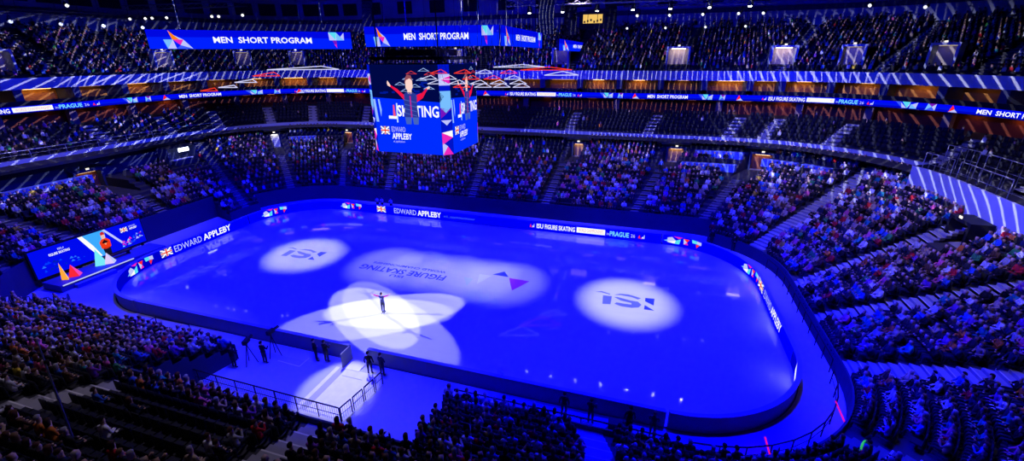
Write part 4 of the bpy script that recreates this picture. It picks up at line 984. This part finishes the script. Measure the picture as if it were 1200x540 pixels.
# empty seats ---------------------------------------------------------------
def seat_parts():
    a = MB(); a.box((0, .02, .46), (.5, .46, .06), SEATM); a.box((0, .1, .23), (.08, .1, .44), DARKM)
    b2 = MB(); b2.box((0, .27, .74), (.5, .05, .56), SEATM, 0, .94); return a, b2
sa_, sb_ = seat_parts()
es = sorted([s for s in empt if s[7]], key=lambda s: s[6])[:300]; esset = {(s[0], s[1]) for s in es}
proto = None
for s in es:
    n, side, an, rw = seat_words(s)
    lab = 'empty dark seat, %s %s %s, %s row up' % (n, side, an, rw)
    if lab in used: lab = 'vacant'+lab[5:]
    if lab in used: lab = 'unoccupied'+lab[6:]
    used[lab] = 1
    if proto is None:
        t = thing('stadium_seat', lab, 'seat', s[:3], s[3], 'empty seats in the nearest rows'); sa_.build('seat_pan', t); sb_.build('backrest', t); proto = t
    else:
        t = copy_tree(proto); t.location = s[:3]; t.rotation_euler = (0, 0, s[3]); t['label'] = lab
# mass objects ----------------------------------------------------------------
def mass(name, inst, label, cat, kind='stuff', m=None):
    """inst: list of (verts, faces(list of tuples as arrays by size), tints)"""
    V = np.concatenate([q[0] for q in inst]); T = np.concatenate([q[2] for q in inst])
    off = 0; li = []; ls = []; 
    for v, f, t in inst:
        for fa in f: li.append((fa+off).ravel()); ls.append(np.full(len(fa), fa.shape[1]))
        off += len(v)
    li = np.concatenate(li).astype(np.int32); ls = np.concatenate(ls).astype(np.int32)
    me = bpy.data.meshes.new(name); me.vertices.add(len(V)); me.vertices.foreach_set('co', V.astype(np.float32).ravel())
    me.loops.add(len(li)); me.loops.foreach_set('vertex_index', li); me.polygons.add(len(ls)); st = np.concatenate([[0], np.cumsum(ls)[:-1]]).astype(np.int32)
    me.polygons.foreach_set('loop_start', st); me.update(calc_edges=True)
    at = me.attributes.new('tint', 'FLOAT_COLOR', 'POINT'); at.data.foreach_set('color', np.concatenate([T, np.ones((len(T), 1))], 1).astype(np.float32).ravel())
    me.materials.append(m); o = bpy.data.objects.new(name, me); COL.objects.link(o); tag(o, label, cat, kind=kind); return o
def arrays(me, pose):
    v = np.array([q.co[:] for q in me.vertices]); f3 = np.array([p.vertices[:] for p in me.polygons if len(p.vertices) == 3]); f4 = np.array([p.vertices[:] for p in me.polygons if len(p.vertices) == 4])
    z = np.array([zone(q, pose) for q in v]); hp = np.array(pose[4][:3])
    z[(z == 0) & ((v[:, 2] > hp[2]+.035) | ((v[:, 2] > pose[3][2]-.02) & (v[:, 1] > pose[3][1]+.02)))] = 3
    return v, [q for q in (f3, f4) if len(q)], z
CRM = attr_mat('crowd_clothes')
LOWP = [arrays(skin_mesh('crowd_body', p, SE, 0), p) for p in POSES]
SKC = np.array([(.62, .40, .31), (.46, .27, .19), (.2, .11, .07)]); HC = np.array(HCOL)
def place(v, s, sc):
    ca, sn = math.cos(s[3]), math.sin(s[3]); w = v*sc; return np.stack([w[:, 0]*ca-w[:, 1]*sn+s[0], w[:, 0]*sn+w[:, 1]*ca+s[1], w[:, 2]+s[2]], 1)
def tint(z, ci=None):
    ci = spec_colour() if ci is None else ci; c4 = np.array([SKC[int(rng.choice(3, p=[.75, .2, .05]))], np.minimum(PCOL[ci]*rng.uniform(.8, 1.25), .9), (.02, .022, .035), HC[int(rng.integers(0, 6))]]); return c4[z]
# a lighter figure for the far stands: torso, lap, head in one closed form
def far_body():
    rings = [(.0, -.02, .45, .2, .17), (0, 0, .7, .21, .15), (0, .02, .98, .2, .12), (0, .01, 1.08, .06, .06), (0, -.01, 1.16, .09, .1), (0, 0, 1.3, .1, .105), (0, .01, 1.4, .04, .04)]
    v = []; f = []; z = []
    for i, (x, y, zz, rx, ry) in enumerate(rings):
        for k in range(6): an = 2*PI*k/6; v.append((x+rx*math.cos(an), y+ry*math.sin(an), zz)); z.append(1 if i < 3 else (0 if i < 5 and math.sin(an) < .5 else (3 if i >= 5 or math.sin(an) >= .5 else 0)))
    for i in range(len(rings)-1):
        for k in range(6): f.append((i*6+k, i*6+(k+1) % 6, i*6+6+(k+1) % 6, i*6+6+k))
    b0 = len(v)
    for dz in (.42, .6):
        for dx, dy in ((-.2, -.5), (.2, -.5), (.2, 0), (-.2, 0)): v.append((dx, dy, dz)); z.append(2)
    for q in [(0, 1, 5, 4), (1, 2, 6, 5), (3, 0, 4, 7), (4, 5, 6, 7)]: f.append(tuple(b0+j for j in q))
    return np.array(v), [np.array(f)], np.array(z)
FARB = far_body()
inst = []; zall = []
for s in occ:
    if (s[0], s[1]) in nearset: continue
    v, f, z = LOWP[int(rng.choice(4, p=[.45, .2, .25, .1]))] if s[6] < 62 else FARB
    s2 = (s[0], s[1], s[2], s[3]+rng.uniform(-.25, .25)); inst.append((place(v, s2, PSC*rng.uniform(.95, 1.03)), f, tint(z)))
# club and upper bowl audience
def level(n, o0, step, zf, u0, u1, aisles, dens, mx=60, sp=.6):
    out = []
    for i in range(n):
        o = o0+i*step+.5; u = u0
        while u < u1:
            L = seglen(u, o); st = sp/L
            if int(math.floor(u+st)) != int(math.floor(u)): u = float(math.floor(u+st))+1e-6; continue
            u += st
            if min(abs(u-a)*L for a in aisles) < 1.0: continue
            x, y, nx, ny = P(u, o); z = zf(i)
            if not inview((x, y, z+.8), mx, 40): continue
            out.append((x, y, z, math.atan2(ny, nx)-PI/2, i, u, dens(u, i)))
    return out
club = level(6, 19.2, .95, lambda i: zc(19.2+(i+1)*.95), -2.1, 2.6, CA, lambda u, i: .5 if -1.75 < u < -.85 else (.05 if u > -.8 else .1))
up = level(NU, 27.9, .9, lambda i: zu(27.9+i*.9), -2.1, 2.6, UA, lambda u, i: .8 if i < 17 else .5)
up = [s for s in up if not any(abs(s[5]-ud)*seglen(ud, 33) < 2.2 and 1 <= s[4] <= 5 for ud in UV)]
clubseat = []; 
for s in club+up:
    if rng.random() < s[6]:
        v, f, z = FARB; inst.append((place(v, s, PSC*rng.uniform(.95, 1.03)), f, tint(z)))
    elif s in club: clubseat.append(s)
SB = MB(); SB.box((0, .02, .46), (.5, .46, .06), SEATM); SB.box((0, .27, .74), (.5, .05, .56), SEATM, 0, .94)
sv, sf = np.array(SB.v), [np.array(SB.f)]
seat_tint = np.tile(np.array([[.02, .022, .035]]), (len(sv), 1))
sinst = [(place(sv, s, 1), sf, seat_tint) for s in empt if (s[0], s[1]) not in esset]+[(place(sv, s, 1), sf, seat_tint) for s in clubseat]
for s in occ:
    if s[6] < 40: sinst.append((place(sv, s, 1), sf, seat_tint))
mass('audience', inst, 'dense seated audience filling the lower, club and upper stands', 'audience', m=CRM)
mass('seating', sinst, 'rows of empty dark seats in the club level and behind the crowd', 'seating', m=attr_mat('seat_plastic_tint'))
print('people', len(inst), 'near', len(near), 'seats', len(sinst))

# ------------------------------------------------------------------ standing people
def standing(arm='down'):
    hl, hr, el, er = {'down': ((.27, -.08, .82), (-.27, -.08, .82), (.27, .02, 1.1), (-.27, .02, 1.1)), 'front': ((.12, -.36, 1.25), (-.12, -.36, 1.25), (.26, -.1, 1.12), (-.26, -.1, 1.12)), 'cross': ((-.06, -.2, 1.15), (.06, -.2, 1.12), (.27, -.05, 1.1), (-.27, -.05, 1.1))}[arm]
    return [(0, 0, .95, .14), (0, .0, 1.25, .15), (0, .01, 1.5, .06), (0, -.02, 1.58, .08), (0, -.01, 1.71, .08), (.19, .01, 1.41, .06), (-.19, .01, 1.41, .06), (*el, .045), (*er, .045), (*hl, .04), (*hr, .04), (.1, 0, .88, .095), (-.1, 0, .88, .095), (.11, -.01, .48, .066), (-.11, -.01, .48, .066), (.12, .02, .1, .048), (-.12, .02, .1, .048), (.13, -.13, .045, .042), (-.13, -.13, .045, .042)]
STP = {k: standing(k) for k in ('down', 'front', 'cross')}; STB = {k: body_meshes(p, 'standing_person', True) for k, p in STP.items()}; STH = {k: hair_mesh(p) for k, p in STP.items()}
def person(x, y, z, rz, arm, col, label, hair=0, sk=0):
    o = bpy.data.objects.new('person', STB[arm][sk]); COL.objects.link(o); o.location = (x, y, z); o.rotation_euler = (0, 0, rz); o.scale = (1.06,)*3; o.color = (*col, 1); tag(o, label, 'person')
    h = bpy.data.objects.new('hair', STH[arm]); COL.objects.link(h); h.parent = o; h.color = (*HCOL[hair], 1); return o
BK = (.01, .01, .012)
person(-1.5, -14.9, .05, PI, 'front', BK, 'person in black standing with a camera just left of the open gate', 0)
person(-2.3, -15.0, .05, PI*.8, 'cross', BK, 'person in black standing left of the cameraman by the gate', 1)
person(2.2, -15.1, .05, PI*1.1, 'down', BK, 'person in black standing just right of the open gate', 0)
person(3.1, -15.0, .05, PI*.95, 'cross', (.02, .02, .05), 'person in dark top standing second right of the open gate', 2)
person(15.6, -15.0, .03, PI, 'down', BK, 'person in black standing at the near boards, first left of the bottom stairs', 0)
person(17.2, -15.05, .03, PI*.9, 'front', BK, 'person in black at the near boards above the bottom centre stairs', 1)
person(19.4, -15.0, .03, PI*1.05, 'down', BK, 'person in black at the near boards right of the bottom centre stairs', 0)
person(20.7, -15.0, .03, PI*.95, 'cross', (.02, .02, .06), 'person in dark navy by the near boards, rightmost of that group', 3)
for i, (px, py) in enumerate(((455, 238), (463, 237), (472, 238.5))):
    p = hit(px, py, .05); person(p[0], max(p[1], 14.8) if p[1] < 18 else 15.6, .03, 0, 'front', (.7, .7, .72), 'photographer in white bib behind the far boards, %s from the left' % ordw(i+1), i)
person(26.8, 15.3, .03, .4, 'down', BK, 'person in black standing behind the far right corner boards', 0)
person(28.9, 14.0, .03, .2, 'cross', BK, 'second person in black standing behind the far right corner boards', 0)
p = hit(1013, 526, 2.15); st = person(p[0], p[1], 1.03, 1.0, 'down', (.03, .75, .06), 'steward in bright green vest at the bottom right', 0)
VEST = mat('fluorescent_vest_glow', (.05, .7, .08), .7); VEST.node_tree.nodes['Principled BSDF'].inputs['Emission Color'].default_value = (.05, .7, .08, 1); VEST.node_tree.nodes['Principled BSDF'].inputs['Emission Strength'].default_value = .6  # emission added so the green shows under the blue lamps
mb = MB(); rings = [(.19, .15, .92), (.20, .165, 1.1), (.215, .17, 1.3), (.20, .14, 1.44)]
for rx, ry, z in rings:
    for k in range(12): an = 2*PI*k/12; mb.v.append((rx*math.cos(an), ry*math.sin(an), z))
for i_ in range(3):
    for k in range(12): mb.f.append((i_*12+k, i_*12+(k+1) % 12, i_*12+12+(k+1) % 12, i_*12+12+k)); mb.m.append(mb.mi(VEST))
mb.build('vest', st)
ux, uy, _, _ = P(.885, row_o(11)+.2); person(ux, uy, zl(row_o(11))+.03, 0, 'down', (.15, .3, .8), 'person in pale blue standing on the far stairs below an orange lit doorway', 2)
# cameras on tripods
def tripod_cam(x, y, z, rz, label, h=1.5):
    t = thing('camera_tripod', label, 'camera', (x, y, z), rz)
    for k in range(3): mb = MB(); an = k*2*PI/3+.3; mb.tube((0, 0, h-.1), (.45*math.cos(an), .45*math.sin(an), 0), .03, DARKM, 6); mb.build('leg', t)
    mb = MB(); mb.tube((0, 0, h-.15), (0, 0, h), .08, DARKM, 8); mb.build('head', t)
    mb = MB(); mb.box((0, .05, h+.15), (.24, .6, .3), DARK); mb.tube((0, .35, h+.15), (0, .75, h+.15), .1, DARK, 10, .12); mb.box((.16, -.1, h+.2), (.1, .2, .14), DARKM); mb.build('camera_body', t)
tripod_cam(-5.6, -15.4, .06, 0, 'broadcast camera on a tripod left of the entrance floor line', 1.9)
tripod_cam(-6.6, -16.6, .06, .3, 'second broadcast camera on a tripod at the left of the entrance floor', 1.7)
person(-5.6, -16.3, .06, PI, 'front', BK, 'camera operator in black behind the tripod camera left of the entrance floor', 0)
person(-7.3, -17.3, .06, PI, 'front', BK, 'camera operator in black at the second tripod camera', 0)
t = thing('equipment_case', 'black equipment case on the floor behind the near boards by the bottom stairs', 'case', (18.9, -15.25, .03)); mb = MB(); mb.box((0, 0, .35), (1.3, .6, .64), DARK); mb.build('body', t); mb = MB(); mb.box((0, 0, .7), (1.34, .64, .06), DARKM); mb.build('lid', t)

# ------------------------------------------------------------------ the skater
def hand_chain(nodes, edges, wrist, dirv, side):
    d = np.array(dirv, float); d /= np.linalg.norm(d); up = np.array((0, 0, 1.)); s_ = np.cross(d, up); s_ /= np.linalg.norm(s_)
    palm = len(nodes); p = np.array(nodes[wrist][:3])+d*.075; nodes.append((*p, (.036))); edges.append((wrist, palm))
    for k, (off, ln) in enumerate(((-.027, .075), (-.009, .088), (.009, .082), (.027, .064))):
        a = p+d*.035+s_*off; b2 = a+d*ln*.55+np.array((0, 0, .012)); c = b2+d*ln*.45-np.array((0, 0, .008)); i = len(nodes)
        nodes += [(*a, .0095), (*b2, .0085), (*c, .007)]; edges += [(palm, i), (i, i+1), (i+1, i+2)]
    a = p-d*.01+s_*side*.04; b2 = a+d*.035+s_*side*.03; i = len(nodes); nodes += [(*a, .011), (*b2, .008)]; edges += [(palm, i), (i, i+1)]
nodes = [(0, 0, .95, .125), (0, .02, 1.14, .115), (0, .035, 1.32, .15), (0, .03, 1.47, .058), (0, 0, 1.555, .074), (0, .005, 1.68, .08),
         (-.17, .02, 1.41, .066), (-.43, .04, 1.50, .047), (-.66, .02, 1.66, .034), (.17, .02, 1.41, .066), (.44, .03, 1.44, .047), (.70, 0, 1.52, .034),
         (-.09, 0, .88, .1), (-.075, -.02, .50, .07), (-.055, .02, .13, .05), (-.06, -.14, .09, .042), (.09, 0, .88, .1), (.08, .02, .50, .07), (.07, .08, .15, .05), (.08, -.07, .09, .042), (0, -.075, 1.60, .018), (-.078, .01, 1.6, .016), (.078, .01, 1.6, .016)]
edges = [(0, 1), (1, 2), (2, 3), (3, 4), (4, 5), (2, 6), (6, 7), (7, 8), (2, 9), (9, 10), (10, 11), (0, 12), (12, 13), (13, 14), (14, 15), (0, 16), (16, 17), (17, 18), (18, 19), (4, 20), (4, 21), (4, 22)]
hand_chain(nodes, edges, 8, (-.8, 0, .5), 1); hand_chain(nodes, edges, 11, (.9, 0, .2), -1)
me = skin_mesh('skater_body', nodes, edges, 1)
NAV = mat('navy_costume', (.012, .02, .09), .5, .4); REDC = mat('red_sleeve', (.62, .02, .05), .6); BLK = mat('black_skate_trousers', (.012, .012, .02), .7)
for m in (SKINS[0], NAV, REDC, BLK, mat('black_boot', (.015, .015, .015), .4)): me.materials.append(m)
for p in me.polygons:
    x, y, z = p.center; ax = abs(x); p.use_smooth = True
    if ax > .6: k = 0
    elif ax > .2 and z > 1.2: k = 2
    elif z > 1.47: k = 0
    elif z > .93: k = 1
    elif z > .2: k = 3
    else: k = 4
    p.material_index = k
sk = bpy.data.objects.new('person', me); COL.objects.link(sk); sk.location = (-1.22, -8.1, .075); sk.rotation_euler = (0, 0, PI+.12); sk.scale = (1.13,)*3
tag(sk, 'figure skater in navy costume with red sleeves, arms spread, alone on the ice', 'person')
hm = bpy.data.meshes.new('hair'); HP = [(0, 0, 0, 0)]*3+[(0, 0, 1.555, 0), (0, .005, 1.67, 0)]; hm = hair_mesh(HP)
h = bpy.data.objects.new('hair', hm); COL.objects.link(h); h.parent = sk; h.color = (.03, .015, .008, 1)
for s in (-1, 1):
    mb = MB(); bx = -.058 if s < 0 else .075; by = -.06 if s < 0 else .0; mb.box((bx, by, -.015), (.012, .3, .05), STEEL); mb.box((bx, by, .03), (.05, .26, .04), BLK); mb.build('skate_blade', sk)
mb = MB(); v, f, w = text2d('GBR', True); mb.add([(.09-.18*q[0]/w, .185, 1.27+.06*q[1]) for q in v], f, mat('white_print', (.85, .85, .85), .6)); mb.build('back_print', sk)

# ------------------------------------------------------------------ hospitality tables, studio box, control window
BT = mat('blue_tablecloth', (.12, .2, .75), .7)
def curved_table(u0, u1, o, z, label):
    x, y, _, _ = P((u0+u1)/2, o); t = thing('counter_table', label, 'table', (x, y, z), 0, 'long draped counters in the far right corner'); mb = MB(); us = usamp(u0, u1, .03); vs = []
    for u in us:
        for oo, zz in ((o-.25, .05), (o-.25, .95), (o+.4, .95), (o+.4, .05)): xx, yy, _, _ = P(u, oo); vs.append((xx-x, yy-y, zz))
    mb.add(vs, [(i*4+j, i*4+(j+1) % 4, i*4+4+(j+1) % 4, i*4+4+j) for i in range(len(us)-1) for j in range(3)]+[(0, 1, 2, 3), tuple((len(us)-1)*4+q for q in (3, 2, 1, 0))], BT); mb.build('drape', t)
    mb = MB(); vs = []
    for u in us:
        for oo, zz in ((o-.3, .95), (o-.3, 1.0), (o+.45, 1.0), (o+.45, .95)): xx, yy, _, _ = P(u, oo); vs.append((xx-x, yy-y, zz))
    mb.add(vs, [(i*4+j, i*4+(j+1) % 4, i*4+4+(j+1) % 4, i*4+4+j) for i in range(len(us)-1) for j in range(4)], mat('counter_top', (.25, .35, .85), .5)); mb.build('counter_top', t)
curved_table(.925, 1.10, row_o(12)+.3, zl(row_o(12)), 'lower long blue draped counter left of the brown doorway')
curved_table(.94, 1.09, row_o(15)+.3, zl(row_o(15)), 'upper long blue draped counter below the far parapet')
curved_table(1.19, 1.34, row_o(14)+.3, zl(row_o(14)), 'blue draped counter right of the brown doorway')
curved_table(1.36, 1.48, row_o(14)+.3, zl(row_o(14)), 'blue draped counter nearest the upper right grey stairs')
curved_table(7.57, 7.74, row_o(14)+.3, zl(row_o(14)), 'blue draped counter right of the white lit doorway')
# low barrier with blue cloth on the left
curved_table(6.12, 6.46, row_o(13)+.3, zl(row_o(13)), 'long blue draped barrier before the tall left wall')
# glowing studio box at the left corner
ux, uy, nx, ny = P(6.93, row_o(12)+1.6); rz = math.atan2(ny, nx)-PI/2
t = thing('studio_booth', 'open broadcast booth with a bright lamp at the top of the left stand', 'booth', (ux, uy, zl(row_o(12))+.1), rz)
mb = MB(); mb.box((0, .9, 1.3), (4.2, .1, 2.6), NAVYW); mb.build('back_panel', t)
for s in (-1, 1): mb = MB(); mb.box((s*2.1, 0, 1.3), (.1, 1.9, 2.6), NAVYW); mb.build('side_panel', t)
mb = MB(); mb.box((0, 0, 2.65), (4.3, 2.0, .1), DARK); mb.build('roof_panel', t)
mb = MB(); mb.box((.3, -.9, 2.15), (1.5, .12, .5), em((.8, .85, 1), 5)); mb.build('lamp_panel', t)
mb = MB(); mb.box((0, -.6, .85), (3.0, .6, .08), mat('white_desk', (.8, .8, .8), .5)); mb.box((0, -.6, .4), (2.8, .5, .8), NAVYW); mb.build('desk', t)
ux, uy, nx, ny = P(.60, OTOP-4); rz = math.atan2(ny, nx)-PI/2
t = thing('control_window', 'small yellow lit control booth high on the far wall', 'booth', (ux, uy, 25.3), rz)
mb = MB(); mb.box((0, .6, 1.1), (5.0, 1.6, 3.0), DARK); mb.build('housing', t); mb = MB(); mb.box((0, -.22, 1.3), (3.6, .05, 1.5), em((1, .62, .15), .9)); mb.build('window_pane', t)
mb = MB()
for k in range(6): mb.box((-1.5+k*.6, -.27, .8+.15*(k % 3)), (.3, .05, .35), DARK)
for k in (-.9, .9): mb.box((k, -.27, 1.3), (.08, .05, 1.5), DARK)
mb.build('window_bars', t)

t = thing('stage_riser', 'dark low stage riser on the floor left of the entrance mat', 'platform', (-14.6, -17.3, .03)); mb = MB(); mb.box((0, 0, .3), (3.6, 3.0, .6), mat('riser_navy', (.03, .04, .12), .6)); mb.build('deck', t)
mb = MB()
for q in (-1.75, 1.75):
    for w in (-1.4, 1.4): mb.tube((q, w, .6), (q, w, 1.6), .03, DARKM, 5)
mb.tube((-1.75, -1.4, 1.6), (1.75, -1.4, 1.6), .03, DARKM, 5); mb.tube((-1.75, 1.4, 1.6), (1.75, 1.4, 1.6), .03, DARKM, 5); mb.tube((-1.75, -1.4, 1.6), (-1.75, 1.4, 1.6), .03, DARKM, 5); mb.build('guard_rail', t)
